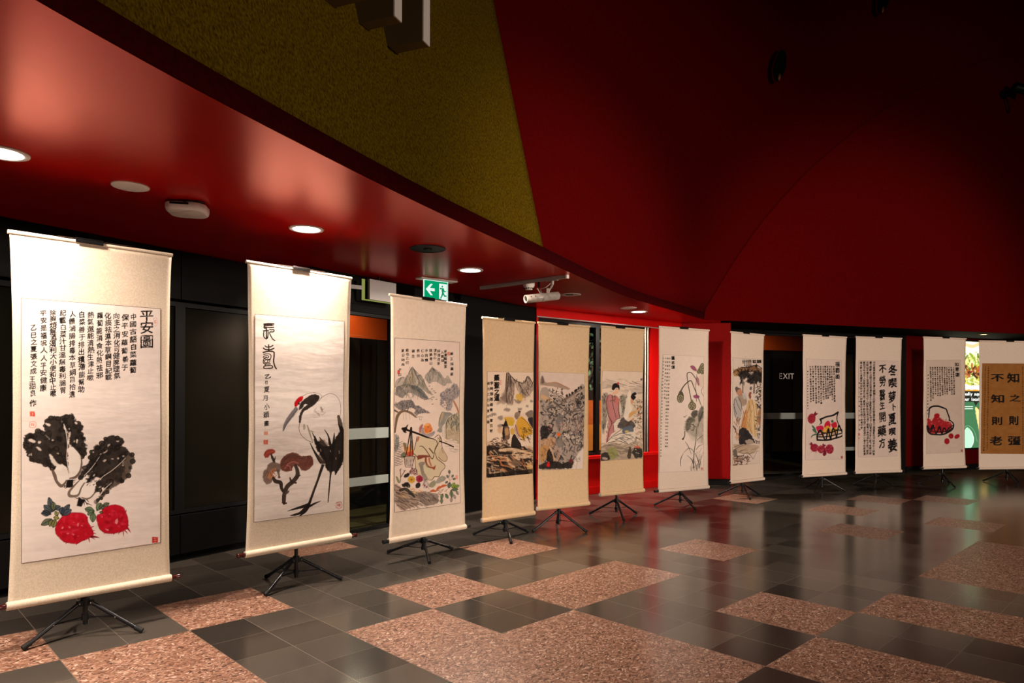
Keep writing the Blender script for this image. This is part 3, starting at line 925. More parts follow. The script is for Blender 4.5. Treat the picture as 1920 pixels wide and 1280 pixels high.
mx = MX_FAR
room('far_room', mx, -0.1, 5.6, 4.6, 3.1, (M['carpet'], M['orange_wall'], M['black_matte'], M['black_matte']))
root = empty('dark_partition', (0, 0, 0)); root.matrix_world = mx @ Matrix.Translation((2.6, 3.0, 0))
m = MB(); wbox(m, 0, 2.9, 0, 0.08, 0.005, 2.32); m.build('panel', M['black_panel'], root, 0.004)
tag(root, 'tall black partition behind the glass door with the white exit lettering', 'partition')
area_lamp('far_room_fill', tuple(mx @ Vector((3.2, 3.8, 3.05))), 22, 0.3, (1, 0.8, 0.6), 170, tuple(mx @ Vector((3.2, 4.1, 0))))  # unseen lamp added so that the orange back wall shows
# lounge chair and a dark figure of furniture seen between the two right doors
M['blue_fabric'] = noisy('blue_grey_fabric', (0.03, 0.05, 0.09), (0.05, 0.08, 0.13), 20, 0.6, 0.3)
root = empty('lounge_chair', (0, 0, 0)); root.matrix_world = mx @ Matrix.Translation((3.5, 1.3, 0.005)) @ Matrix.Rotation(0.3, 4, 'Z')
m = MB(); wbox(m, -0.35, 0.35, -0.30, 0.25, 0.30, 0.44); m.build('seat', M['blue_fabric'], root, 0.04, 3)
m = MB(); wbox(m, -0.35, 0.35, 0.18, 0.32, 0.44, 1.45); m.build('backrest', M['blue_fabric'], root, 0.05, 3)
for sx in (-0.3, 0.3):
    for sy in (-0.25, 0.25):
        m = MB(); m.cone((sx, sy, 0.004), (sx, sy, 0.30), 0.014, 0.02, 12); m.build('leg', M['frame'], root)
tag(root, 'dim blue-grey high-backed lounge chair behind the glass between two right scrolls', 'chair')

# outdoors behind the red window: night, leaves, an orange stand-in board
mx, ln = wall_frame(WL[3], WL[4])
M['night'] = principled('night_backdrop', (0.004, 0.005, 0.008), 0.9, 0.1)
for nm, (a, b, c, d, e, f) in (('wall_courtyard', (0.0, 3.4, 2.6, 2.7, 0, 2.6)), ('floor_courtyard', (0.0, 3.4, 0.17, 2.6, 0.001, 0.004)), ('ceiling_courtyard', (0.0, 3.4, 0.17, 2.6, 2.6, 2.65)),
                               ('wall_courtyard_left', (-.02, 0.0, 0.17, 2.6, 0, 2.6)), ('wall_courtyard_right', (3.4, 3.5, 0.17, 2.6, 0, 2.6))):
    m = MB(); wbox(m, a, b, c, d, e, f); o = m.build(nm, M['night']); o.matrix_world = mx; tag(o, kind='structure')
M['orange_high'] = noisy('orange_stand_in_upper', (0.42, 0.06, 0.004), (0.50, 0.085, 0.008), 6, 0.35, 0.4, stretch=(1, 1, 3))
M['orange_low'] = noisy('orange_stand_in_lower', (0.62, 0.17, 0.012), (0.70, 0.22, 0.02), 6, 0.35, 0.4)
root = empty('orange_stand_in', (0, 0, 0)); root.matrix_world = mx @ Matrix.Translation((0.04, 0.42, 0.005))  # made-up board standing in for an orange reflection in the window
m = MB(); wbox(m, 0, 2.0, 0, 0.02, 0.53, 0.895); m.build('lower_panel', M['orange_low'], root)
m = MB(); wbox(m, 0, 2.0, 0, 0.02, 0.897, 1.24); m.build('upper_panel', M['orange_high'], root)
m = MB()
for xa, za, xb, zb_ in ((1.0, .62, 1.06, .78), (1.06, .78, 1.10, .60), (0.96, .70, 1.10, .74), (1.02, .60, 1.10, .66)):
    m.bar((xa, -.003, za), (xb, -.003, zb_), 0.004, 0.006)
m.build('scribble', M['orange_high'], root)
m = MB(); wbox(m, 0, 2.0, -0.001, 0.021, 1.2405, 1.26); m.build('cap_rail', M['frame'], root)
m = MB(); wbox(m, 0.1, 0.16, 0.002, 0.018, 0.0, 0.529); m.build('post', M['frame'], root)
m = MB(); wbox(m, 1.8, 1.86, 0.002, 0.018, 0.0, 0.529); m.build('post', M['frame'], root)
tag(root, 'two-tone orange board standing in for a reflection, behind the red-framed window', 'screen')
M['leaf'] = noisy('night_leaf', (0.03, 0.07, 0.03), (0.10, 0.16, 0.09), 9, 0.5, 0.4)
M['bark'] = principled('dark_bark', (0.03, 0.022, 0.015), 0.8, 0.2)
rnd = random.Random(4)
root = empty('courtyard_tree', (0, 0, 0)); root.matrix_world = mx @ Matrix.Translation((1.55, 0.95, 0))
m = MB(); m.tube([(0, 0, .004), (0.02, 0, .8), (-.03, .02, 1.5), (.05, 0, 2.1)], 0.035, 10)
m.tube([(0.0, 0, 1.2), (0.18, -.1, 1.6), (0.30, -.15, 2.0)], 0.016, 8); m.tube([(-.03, 0, 1.4), (-.2, -.1, 1.8), (-.3, -.1, 2.2)], 0.016, 8)
m.build('trunk', M['bark'], root)
m = MB()
for i in range(420):
    c = Vector((rnd.gauss(0, .38), rnd.gauss(-.05, .22), rnd.uniform(1.35, 2.45)))
    d = Vector((rnd.gauss(0, 1), rnd.gauss(0, 1), rnd.gauss(-.3, .6))).normalized()
    s = d.cross(Vector((rnd.random(), rnd.random(), rnd.random()))).normalized()
    l = rnd.uniform(.05, .11)
    m.add([c, c + d * l * .5 + s * l * .22, c + d * l, c + d * l * .5 - s * l * .22], [(0, 1, 2, 3)])
m.build('foliage', M['leaf'], root)
tag(root, 'leafy tree in the dark courtyard behind the red window', 'tree')
area_lamp('orange_board_fill', tuple(mx @ Vector((1.1, 0.24, 2.36))), 22, 0.1, (1.0, 0.9, 0.8), 170, tuple(mx @ Vector((1.2, 0.36, 1.0))))  # unseen lamp added behind the window header to brighten the orange board

# EXIT lettering on the far glass door
GL = {}


def glyph(ch, bold=0.0):
    """triangles of one character, about 1 unit high, centred on its body"""
    key = (ch, bold)
    if key not in GL:
        cu = bpy.data.curves.new('glyph', 'FONT')
        cu.body = ch; cu.size = 1.0; cu.resolution_u = 2; cu.offset = bold; cu.align_x = 'CENTER'
        ob = bpy.data.objects.new('glyph', cu)
        C.objects.link(ob)
        dg = bpy.context.evaluated_depsgraph_get()
        me = bpy.data.meshes.new_from_object(ob.evaluated_get(dg), depsgraph=dg)
        v = np.array([p.co[:2] for p in me.vertices]).reshape(-1, 2)
        f = [tuple(p.vertices) for p in me.polygons]
        bpy.data.objects.remove(ob); bpy.data.curves.remove(cu); bpy.data.meshes.remove(me)
        if ord(ch) > 0x2000 and len(v):
            v = v - np.array((0.0, 0.38))
        GL[key] = (v, f)
    return GL[key]


M['letter_white'] = principled('white_vinyl', (0.62, 0.58, 0.54), 0.6, 0.3)
x = 0.0
for ch in 'EXIT':
    v, f = glyph(ch)
    lo, hi = v[:, 0].min(), v[:, 0].max()
    m = MB()
    s = 0.135
    pts = [(x + (p[0] - lo) * s, 0.0, (p[1]) * s) for p in v]
    m.add([(a, 0, b) for a, _, b in pts], f)
    o = m.build('letter_' + ch.lower(), M['letter_white'], D3)
    o.location = (0.86, 0.0515, 1.606)
    x += (hi - lo) * s + 0.017

# ------------------------------------------------------------------ brush and ink: paintings are dense colour meshes
RES = 0.92
RNG = np.random.default_rng(11)
BLEED = {}


def value_noise(h, w, cell, seed=0):
    r = np.random.default_rng(seed)
    gh, gw = int(h / cell) + 3, int(w / cell) + 3
    g = r.random((gh, gw))
    y = np.arange(h) / cell; x = np.arange(w) / cell
    iy = y.astype(int); ix = x.astype(int)
    fy = (y - iy)[:, None]; fx = (x - ix)[None, :]
    fy = fy * fy * (3 - 2 * fy); fx = fx * fx * (3 - 2 * fx)
    a = g[iy][:, ix]; b = g[iy][:, ix + 1]; c = g[iy + 1][:, ix]; d = g[iy + 1][:, ix + 1]
    return (a * (1 - fx) + b * fx) * (1 - fy) + (c * (1 - fx) + d * fx) * fy


def box_blur(m, r):
    r = int(round(r))
    if r < 1: return m
    k = 2 * r + 1
    for ax in (0, 1):
        p = [(0, 0), (0, 0)]; p[ax] = (r + 1, r)
        c = np.cumsum(np.pad(m, p, mode='edge'), axis=ax)
        m = (c[k:] - c[:-k]) / k if ax == 0 else (c[:, k:] - c[:, :-k]) / k
    return m


GB = {}


def glyph_bitmap(ch):
    if ch not in GB:
        v, f = glyph(ch)
        n = 72
        m = np.zeros((n, n))
        if len(v):
            if ord(ch) < 0x2000: v = v - np.array((0.0, 0.34))
            q = np.c_[(v[:, 0] + 0.52) / 1.04 * n, (0.52 - v[:, 1]) / 1.04 * n]
            for t in f:
                a, b, c = (q[i] for i in t[:3])
                x0, y0 = np.floor(np.minimum(np.minimum(a, b), c)).astype(int); x1, y1 = np.ceil(np.maximum(np.maximum(a, b), c)).astype(int) + 1
                x0, y0 = max(x0, 0), max(y0, 0); x1, y1 = min(x1, n), min(y1, n)
                X, Y = np.meshgrid(np.arange(x0, x1) + .5, np.arange(y0, y1) + .5)
                s = lambda p, r: (X - p[0]) * (r[1] - p[1]) - (Y - p[1]) * (r[0] - p[0])
                d1, d2, d3 = s(a, b), s(b, c), s(c, a)
                ins = ((d1 >= -.3) & (d2 >= -.3) & (d3 >= -.3)) | ((d1 <= .3) & (d2 <= .3) & (d3 <= .3))
                m[y0:y1, x0:x1] = np.maximum(m[y0:y1, x0:x1], ins)
        GB[ch] = m
    return GB[ch]


def pts_of(s):
    return np.array([[float(q) for q in p.split(',')] for p in s.split()]) if isinstance(s, str) else np.array(s, float)


def spline(p, step):
    p = np.asarray(p, float)
    if len(p) < 3:
        n = max(2, int(np.linalg.norm(p[-1] - p[0]) / step) + 1)
        t = np.linspace(0, 1, n)[:, None]
        return p[0] * (1 - t) + p[-1] * t, np.linspace(0, 1, n)
    q = np.vstack([2 * p[0] - p[1], p, 2 * p[-1] - p[-2]])
    out, par = [], []
    m = len(p) - 1
    for i in range(m):
        a, b, c, d = q[i:i + 4]
        n = max(2, int(np.linalg.norm(c - b) / step) + 1)
        t = np.linspace(0, 1, n, endpoint=(i == m - 1))[:, None]
        out.append(0.5 * (2 * b + (c - a) * t + (2 * a - 5 * b + 4 * c - d) * t ** 2 + (3 * b - a - 3 * c + d) * t ** 3))
        par.append((i + t[:, 0]) / m)
    return np.vstack(out), np.concatenate(par)


class Sheet:
    """an artwork; drawn in sketch coordinates of its own quad, finished as a coloured grid"""
    def __init__(self, quad, nx, ny, paper=(233, 219, 211), mottle=3.0):
        self.nx, self.ny = int(nx * RES), int(ny * RES)
        src = np.array(quad, float)
        dst = np.array([(0, 0), (self.nx, 0), (self.nx, self.ny), (0, self.ny)], float)
        A = []
        for (x, y), (u, v) in zip(src, dst):
            A.append([x, y, 1, 0, 0, 0, -u * x, -u * y]); A.append([0, 0, 0, x, y, 1, -v * x, -v * y])
        self.h = np.r_[np.linalg.solve(np.array(A), dst.reshape(-1)), 1].reshape(3, 3)
        self.unit = math.sqrt(self.nx * self.ny / abs(0.5 * sum(src[i][0] * src[(i + 1) % 4][1] - src[(i + 1) % 4][0] * src[i][1] for i in range(4))))
        self.c = np.zeros((self.ny, self.nx, 3)) + np.array(paper, float)
        self.c += ((value_noise(self.ny, self.nx, 14, 5) - .5) * 2 * mottle)[..., None]
        self.nz = value_noise(self.ny, self.nx, 3.2, 3) * .6 + value_noise(self.ny, self.nx, 9, 4) * .4
        self.nb = value_noise(self.ny, self.nx, 16, 8)
        self.view(0, 0, 1)

    def view(self, x0, y0, s):
        self.v = (x0, y0, s)

    def m(self, p):
        p = np.asarray(p, float).reshape(-1, 2) * self.v[2] + np.array(self.v[:2])
        q = np.c_[p, np.ones(len(p))] @ self.h.T
        return q[:, :2] / q[:, 2:3]

    def paint(self, x0, y0, a, col):
        h, w = a.shape
        self.c[y0:y0 + h, x0:x0 + w] = self.c[y0:y0 + h, x0:x0 + w] * (1 - a[..., None]) + np.array(col, float) * a[..., None]

    def stroke(self, p, w, col=(28, 22, 20), a=1.0, dry=0.0, soft=0.6):
        """w: one width or widths along the line (sketch units)"""
        k = self.v[2] * self.unit
        q = self.m(pts_of(p))
        ws = np.atleast_1d(np.array(w, float)) * k
        q, t = spline(q, max(0.4, 0.22 * ws.mean()))
        r = np.interp(t, np.linspace(0, 1, len(ws)), ws) / 2
        r = np.maximum(r, 0.38)
        R = r.max() + 1.5
        x0, y0 = np.maximum(np.floor(q.min(0) - R), 0).astype(int); x1 = min(self.nx, int(q[:, 0].max() + R) + 1); y1 = min(self.ny, int(q[:, 1].max() + R) + 1)
        if x1 <= x0 or y1 <= y0: return
        m = np.zeros((y1 - y0, x1 - x0))
        for (cx, cy), rr in zip(q, r):
            a0, b0 = max(x0, int(cx - rr - 1.5)), max(y0, int(cy - rr - 1.5)); a1, b1 = min(x1, int(cx + rr + 2.5)), min(y1, int(cy + rr + 2.5))
            if a1 <= a0 or b1 <= b0: continue
            X = np.arange(a0, a1) + .5 - cx; Y = np.arange(b0, b1) + .5 - cy
            d = np.sqrt(X[None, :] ** 2 + Y[:, None] ** 2)
            s = m[b0 - y0:b1 - y0, a0 - x0:a1 - x0]
            np.maximum(s, np.clip((rr - d) / soft + .5, 0, 1), out=s)
        if dry:
            m = m * np.clip((self.nz[y0:y1, x0:x1] - dry * .75) * 6 + 1, 0, 1)
        self.paint(x0, y0, m * a, col)

    def fill(self, p, col, a=1.0, rough=0.0, soft=0.0, mottle=0.0, curve=True, edge=0.0):
        k = self.v[2] * self.unit
        q = self.m(pts_of(p))
        if curve:
            qq = np.vstack([q[-2:], q, q[:3]])
            s, t = spline(qq, 2.0)
            n = len(qq) - 1
            keep = (t >= 2 / n) & (t <= (n - 2) / n)
            q = s[keep]
        pad = rough * k + soft * k * 2 + 2
        x0, y0 = np.maximum(np.floor(q.min(0) - pad), 0).astype(int); x1 = min(self.nx, int(q[:, 0].max() + pad) + 1); y1 = min(self.ny, int(q[:, 1].max() + pad) + 1)
        if x1 <= x0 or y1 <= y0: return
        X, Y = np.meshgrid(np.arange(x0, x1) + .5, np.arange(y0, y1) + .5)
        if rough:
            X = X + (self.nz[y0:y1, x0:x1] - .5) * 2 * rough * k
            Y = Y + (self.nz[::-1, ::-1][y0:y1, x0:x1] - .5) * 2 * rough * k
        m = np.zeros(X.shape, bool)
        j = len(q) - 1
        for i in range(len(q)):
            (xi, yi), (xj, yj) = q[i], q[j]
            if yi != yj:
                c = ((yi > Y) != (yj > Y)) & (X < (xj - xi) * (Y - yi) / (yj - yi) + xi)
                m ^= c
            j = i
        m = m.astype(float)
        m = box_blur(m, max(soft * k, 0.0)) if soft else box_blur(m, 1) if min(m.shape) > 8 else m
        if mottle:
            m = m * np.clip(1 - mottle * 1.6 * (self.nz[y0:y1, x0:x1] * .5 + self.nb[y0:y1, x0:x1] * .5 - .2), 0, 1)
        self.paint(x0, y0, m * a, col)
        if edge:
            pass

    def blot(self, x, y, rx, ry=None, ang=0, col=(30, 25, 22), a=1.0, rough=0.0, soft=0.0, mottle=0.0):
        ry = rx if ry is None else ry
        t = np.linspace(0, 2 * PI, 14, endpoint=False)
        c, s = math.cos(math.radians(ang)), math.sin(math.radians(ang))
        p = np.c_[x + rx * np.cos(t) * c - ry * np.sin(t) * s, y + rx * np.cos(t) * s + ry * np.sin(t) * c]
        self.fill(p, col, a, rough, soft, mottle)

    def dabs(self, box, n, ln, w, ang, cols, a=0.8, seed=1, poly=None, curl=0.2):
        r = random.Random(seed)
        x0, y0, x1, y1 = box
        P = pts_of(poly) if poly is not None else None
        done = tries = 0
        while done < n and tries < n * 12:
            tries += 1
            x, y = r.uniform(x0, x1), r.uniform(y0, y1)
            if P is not None:
                ins = False; j = len(P) - 1
                for i in range(len(P)):
                    if (P[i][1] > y) != (P[j][1] > y) and x < (P[j][0] - P[i][0]) * (y - P[i][1]) / (P[j][1] - P[i][1]) + P[i][0]: ins = not ins
                    j = i
                if not ins: continue
            done += 1
            t = math.radians(r.uniform(*ang)); l = r.uniform(*ln)
            dx, dy = math.cos(t) * l / 2, math.sin(t) * l / 2
            k = r.uniform(-curl, curl) * l
            self.stroke([(x - dx, y - dy), (x - dy * k / l, y + dx * k / l), (x + dx, y + dy)], [r.uniform(*w), r.uniform(*w) * .6], r.choice(cols), a * r.uniform(.6, 1))

    def char(self, ch, x, y, w, h, col=(24, 19, 18), a=1.0, bold=0.0, shear=0.0, rot=0.0, brush=0.0):
        if ch in ' \u3000': return
        g = glyph_bitmap(ch)
        k = self.v[2] * self.unit
        c = self.m([(x, y)])[0]
        ex = self.m([(x + w, y)])[0] - c; ey = self.m([(x, y + h)])[0] - c
        if rot:
            r = math.radians(rot); ex, ey = ex * math.cos(r) + ey * math.sin(r) * w / h, ey * math.cos(r) - ex * math.sin(r) * h / w
        ex = ex + ey * shear
        sz = max(np.linalg.norm(ex), np.linalg.norm(ey))
        b = g
        px = 72 / max(sz, 1)
        if bold > 0:
            b = np.clip(box_blur(g, max(1, round(bold * 72))) * 2.4, 0, 1)
        if px > 1.6:
            b = box_blur(b, px / 2.6)
        R = int(sz * .75) + 2
        x0, y0 = max(0, int(c[0] - R)), max(0, int(c[1] - R)); x1, y1 = min(self.nx, int(c[0] + R) + 1), min(self.ny, int(c[1] + R) + 1)
        if x1 <= x0 or y1 <= y0: return
        X, Y = np.meshgrid(np.arange(x0, x1) + .5 - c[0], np.arange(y0, y1) + .5 - c[1])
        if brush:
            X = X + (self.nz[y0:y1, x0:x1] - .5) * brush * sz * .16; Y = Y + (self.nb[y0:y1, x0:x1] - .5) * brush * sz * .16
        inv = np.linalg.inv(np.array([[ex[0], ey[0]], [ex[1], ey[1]]]))
        u = (inv[0, 0] * X + inv[0, 1] * Y + .52) / 1.04 * 72 - .5; v = (inv[1, 0] * X + inv[1, 1] * Y + .52) / 1.04 * 72 - .5
        ok = (u >= 0) & (u < 70.9) & (v >= 0) & (v < 70.9)
        u = np.clip(u, 0, 70.9); v = np.clip(v, 0, 70.9)
        iu, iv = u.astype(int), v.astype(int); fu, fv = u - iu, v - iv
        m = (b[iv, iu] * (1 - fu) + b[iv, iu + 1] * fu) * (1 - fv) + (b[iv + 1, iu] * (1 - fu) + b[iv + 1, iu + 1] * fu) * fv
        m = np.clip(m * ok * (1.25 if px > 1.6 else 1.0), 0, 1)
        if brush:
            m = m * np.clip((self.nz[y0:y1, x0:x1] - .12) * 5, 0.35, 1)
        self.paint(x0, y0, m * a, col)

    def column(self, text, x, y0, y1, size=None, wf=1.0, bold=0.03, shear=-0.06, x1=None, jit=0.06, seed=0, col=(26, 20, 18), a=1.0, brush=0.0, tall=1.0):
        """characters one under another; y0, y1 are the outer ends of the column"""
        r = random.Random(len(text) * 31 + int(x) + seed)
        n = len(text)
        p = (y1 - y0) / n
        s = size or p * .98
        for i, ch in enumerate(text):
            f = (i + .5) / n
            xx = x + ((x1 - x) * f if x1 is not None else 0)
            self.char(ch, xx + r.uniform(-jit, jit) * s, y0 + p * (i + .5) + r.uniform(-jit, jit) * s * .5, s * wf * r.uniform(.88, 1.08), s * tall * r.uniform(.9, 1.06), col, a, bold * r.uniform(.5, 1.5), shear + r.uniform(-.05, .05), r.uniform(-4, 3), brush)

    def seal(self, x, y, s, col=(190, 45, 32), a=0.95, outline=False, h=None):
        h = h or s
        p = [(x - s / 2, y - h / 2), (x + s / 2, y - h / 2), (x + s / 2, y + h / 2), (x - s / 2, y + h / 2)]
        if not outline:
            self.fill(p, col, a, rough=s * .05, curve=False)
            for i in (-.22, .18):
                self.stroke([(x - s * .3, y + i * h), (x + s * .3, y + i * h * .8)], s * .07, (236, 205, 190), .8)
            self.stroke([(x - s * .05, y - h * .3), (x + s * .03, y + h * .3)], s * .07, (236, 205, 190), .8)
        else:
            self.stroke(np.array(p + [p[0]]), s * .10, col, a)
            for d in ((-.2, -.25, -.2, .25), (.05, -.25, .05, .3), (.25, -.2, .22, .3), (-.3, -.1, .3, -.15), (-.3, .15, .3, .12)):
                self.stroke([(x + d[0] * s, y + d[1] * h), (x + d[2] * s, y + d[3] * h)], s * .09, col, a)

    def border(self, col=(70, 52, 45), w=1, sides='tblr', a=.85):
        for s, sl in (('t', np.s_[:w, :]), ('b', np.s_[-w:, :]), ('l', np.s_[:, :w]), ('r', np.s_[:, -w:])):
            if s in sides:
                self.c[sl] = self.c[sl] * (1 - a) + np.array(col, float) * a

    def mesh(self, name, corners, depth, mat, parent):
        """corners: tl, tr, br, bl in (x, z) of the parent; depth(x, z) gives y"""
        ny, nx = self.ny, self.nx
        u = (np.arange(nx) / (nx - 1))[None, :]; v = (np.arange(ny) / (ny - 1))[:, None]
        tl, tr, br, bl = (np.array(c, float) for c in corners)
        g = [(tl[i] * (1 - u) + tr[i] * u) * (1 - v) + (bl[i] * (1 - u) + br[i] * u) * v for i in (0, 1)]
        yy = depth(g[0], g[1])
        co = np.stack([g[0], yy, g[1]], -1).reshape(-1, 3).astype(np.float32)
        idx = np.arange(nx * ny).reshape(ny, nx)
        q = np.stack([idx[1:, :-1], idx[1:, 1:], idx[:-1, 1:], idx[:-1, :-1]], -1).reshape(-1, 4).astype(np.int32)
        me = bpy.data.meshes.new(name)
        me.vertices.add(len(co)); me.vertices.foreach_set('co', co.ravel())
        me.loops.add(q.size); me.loops.foreach_set('vertex_index', q.ravel())
        me.polygons.add(len(q))
        me.polygons.foreach_set('loop_start', np.arange(0, q.size, 4, dtype=np.int32))
        me.update(calc_edges=True)
        me.polygons.foreach_set('use_smooth', np.ones(len(q), bool))
        at = me.color_attributes.new('paint', 'FLOAT_COLOR', 'POINT')
        c = np.clip(self.c / 255.0, 0, 1).reshape(-1, 3)
        c = np.where(c <= 0.04045, c / 12.92, ((c + 0.055) / 1.055) ** 2.4)
        at.data.foreach_set('color', np.c_[c, np.ones(len(c))].astype(np.float32).ravel())
        me.materials.append(mat)
        o = bpy.data.objects.new(name, me)
        C.objects.link(o)
        o.parent = parent
        return o


def paint_material(name, emit=0.0):
    m = principled(name, (0.8, 0.8, 0.8), 0.8, 0.12)
    b = m.node_tree.nodes['Principled BSDF']
    at = N(m, 'ShaderNodeVertexColor'); at.layer_name = 'paint'
    if emit:
        L(m, at.outputs['Color'], b.inputs['Emission Color']); b.inputs['Emission Strength'].default_value = emit
        b.inputs['Base Color'].default_value = (0.02, 0.02, 0.02, 1); b.inputs['Roughness'].default_value = 0.25
    else:
        L(m, at.outputs['Color'], b.inputs['Base Color'])
        tc = N(m, 'ShaderNodeTexCoord'); nz = N(m, 'ShaderNodeTexNoise'); nz.inputs['Scale'].default_value = 9; nz.inputs['Detail'].default_value = 3
        mp = N(m, 'ShaderNodeMapping'); mp.inputs['Scale'].default_value = (0.5, 1, 1.6)
        L(m, tc.outputs['Object'], mp.inputs['Vector']); L(m, mp.outputs[0], nz.inputs['Vector'])
        bp = N(m, 'ShaderNodeBump'); bp.inputs['Strength'].default_value = 0.22; bp.inputs['Distance'].default_value = 0.012
        L(m, nz.outputs['Fac'], bp.inputs['Height']); L(m, bp.outputs['Normal'], b.inputs['Normal'])
    return m


M['paper'] = paint_material('painted_paper')
M['lit_print'] = paint_material('lit_print', 1.45)
PANEL = [[(-.30, 1.766), (.362, 1.776), (.367, .436), (-.293, .429)], [(-.327, 1.804), (.354, 1.816), (.352, .467), (-.330, .471)], [(-.329, 1.732), (.360, 1.741), (.371, .386), (-.329, .390)],
         [(-.247, 1.505), (.312, 1.516), (.314, .564), (-.248, .563)], [(-.262, 1.522), (.291, 1.517), (.269, .575), (-.270, .591)], [(-.242, 1.562), (.356, 1.566), (.354, .613), (-.262, .615)],
         [(-.317, 1.782), (.329, 1.778), (.338, .413), (-.367, .424)], [(-.267, 1.801), (.365, 1.800), (.310, .422), (-.268, .420)], [(-.347, 1.828), (.332, 1.825), (.367, .427), (-.358, .441)],
         [(-.348, 1.835), (.373, 1.842), (.360, .442), (-.353, .440)], [(-.365, 1.853), (.305, 1.871), (.363, .484), (-.357, .476)], [(-.464, 1.829), (.296, 1.834), (.303, .445), (-.479, .458)]]


def mount_art(k, sheet, name='painting'):
    s = SCR[k]

    def depth(x, z):
        vv = np.clip((z - s['zb']) / (s['zt'] - s['zb']), 0, 1)
        xx = x - s['cx']
        e = (np.abs(xx) / s['hw']) ** 3
        y = 0.010 * e * np.sin(PI * vv) ** 0.6 + 0.0022 * np.sin(9.0 * vv + k * 1.7 + 2.0 * xx) + 0.0016 * np.sin(23 * vv + k) + 0.0020 * np.sin(11 * xx + k * 2.1) * np.sin(PI * vv)
        return y - 0.0024
    return sheet.mesh(name, PANEL[k], depth, M['paper'], s['root'])
# ------------------------------------------------------------------ artwork 1: cabbages and radishes
INK = (30, 24, 21)
s = Sheet([(38.5, 558.4), (300.3, 578.3), (300, 1017), (39.4, 1056)], 440, 800)
s.view(0, 420, .28123)
for i, (ch, y, h) in enumerate((('平', 610, 74), ('安', 690, 82), ('圖', 783, 88))):
    s.char(ch, 974, y, 96, h * 1.08, (24, 18, 17), 1, .016, -.03, 0, .15)
for t, x, y0, y1 in (('中國古語白菜蘿蔔', 883, 592, 1000), ('保平安蘿蔔善于', 828, 596, 985), ('向主之消化可健脾理氣', 773, 592, 1034), ('化痰祛濕本草綱目記載', 717, 590, 1046), ('蘿蔔能消食化熱祛邪', 660, 588, 1034),
                     ('熱氣還能清熱生津止嗽', 600, 584, 1050), ('白菜善于排出積滯能幫助', 540, 582, 1128), ('人體清腸排毒本草綱目拾遺', 478, 578, 1160), ('記載白菜汁甘溫無毒利腸胃', 414, 572, 1130),
                     ('除胸煩解酒渴利大小便和中止嗽', 350, 572, 1150), ('平安是福祝人人平安健康', 288, 570, 1118)):
    s.column(t, x, y0, y1, 46, 1.0, .022, -.10, jit=.07, brush=.35)
s.column('乙巳之夏張文成', 222, 668, 1004, 44, 1.0, .022, -.08, brush=.35)
s.column('王甜良', 216, 1014, 1150, 44, 1.0, .022, -.08, brush=.35)
s.char('作', 218, 1195, 46, 48, INK, 1, .045, -.1, 0, .3)
s.seal(1030, 652, 20, (206, 110, 90), .8, True, 46)
s.seal(214, 1268, 28, (200, 60, 40), .9, False, 24)
s.view(35, 760, .234375)
s.seal(108, 69, 37, (205, 70, 48)); s.seal(109, 153, 43, (214, 120, 98), .85, True, 38)
s.seal(1086, 1072, 46, (196, 34, 28), .95, False, 44)
# left cabbage
DK, MD, PL = (34, 28, 24), (74, 62, 54), (140, 122, 108)


def leaf(pts, holes=9, seed=1, col=DK, dab=(55, 46, 40)):
    s.fill(pts, col, .96, rough=10, mottle=.10)
    P = pts_of(pts)
    r = random.Random(seed)
    c = P.mean(0)
    for p in P[::1]:                       # crinkled loops round the rim
        if r.random() < .25: continue
        f_ = r.uniform(.84, .97); q = p * f_ + c * (1 - f_)
        rr = r.uniform(11, 25)
        t = np.linspace(0, 2 * PI, 9)
        s.fill(np.c_[q[0] + rr * np.cos(t), q[1] + rr * .8 * np.sin(t)], (50, 42, 37), .8)
        s.stroke(np.c_[q[0] + rr * np.cos(t), q[1] + rr * .8 * np.sin(t)], 6, (22, 17, 15), .85)
    for _ in range(holes * 2):
        f = r.random() ** .5
        p = P[r.randrange(len(P))] * f + c * (1 - f)
        s.blot(p[0], p[1], r.uniform(16, 34), r.uniform(12, 24), r.uniform(0, 180), r.choice([dab, (22, 17, 15), (46, 38, 33)]), .55, 5, 2)
    for _ in range(holes // 4):
        f = r.uniform(.5, .95)
        p = P[r.randrange(len(P))] * f + c * (1 - f)
        s.blot(p[0], p[1], r.uniform(6, 14), r.uniform(4, 9), r.uniform(0, 180), (222, 206, 194), .8, 5)


leaf('200,160 205,120 250,90 310,92 345,120 362,170 385,240 385,330 382,420 384,490 350,440 300,350 255,290 215,220', 10, 2)
leaf('330,90 370,72 425,74 440,120 470,135 500,165 495,230 520,265 518,320 540,345 525,400 500,420 470,370 430,320 405,300 390,220 355,150', 9, 3)
leaf('40,260 75,225 120,225 150,198 190,200 215,250 260,290 300,345 340,390 380,470 390,530 345,470 290,500 270,520 215,480 150,455 95,445 70,400 60,365 38,330', 12, 4)
s.fill('238,392 262,400 300,450 330,478 300,490 262,455', (232, 220, 208), .95, 4)
s.fill('398,352 425,332 455,345 488,395 494,470 470,555 410,580 396,520', (236, 226, 216), .97, 3)
s.fill('292,495 345,468 385,505 392,575 350,625 318,615 300,560', (236, 226, 216), .97, 3)
s.stroke('262,505 285,560 300,605 335,642 362,625 378,598', [16, 26, 20, 26, 18, 10], (90, 72, 60), .85, .2)
s.stroke('494,400 498,470 484,530 450,572 405,582', [8, 14, 16, 22, 10], (84, 68, 58), .85, .2)
s.stroke('330,440 360,470 385,490 396,540', [10, 16, 12, 6], (40, 33, 29), .9, .1); s.stroke('440,330 470,365 492,400', [18, 14, 8], (40, 33, 29), .9, .15)
s.stroke('355,150 370,200 380,260 384,330 380,410 388,480 396,560', [6, 9, 7, 6, 7, 6, 4], (226, 212, 200), .9, .25)
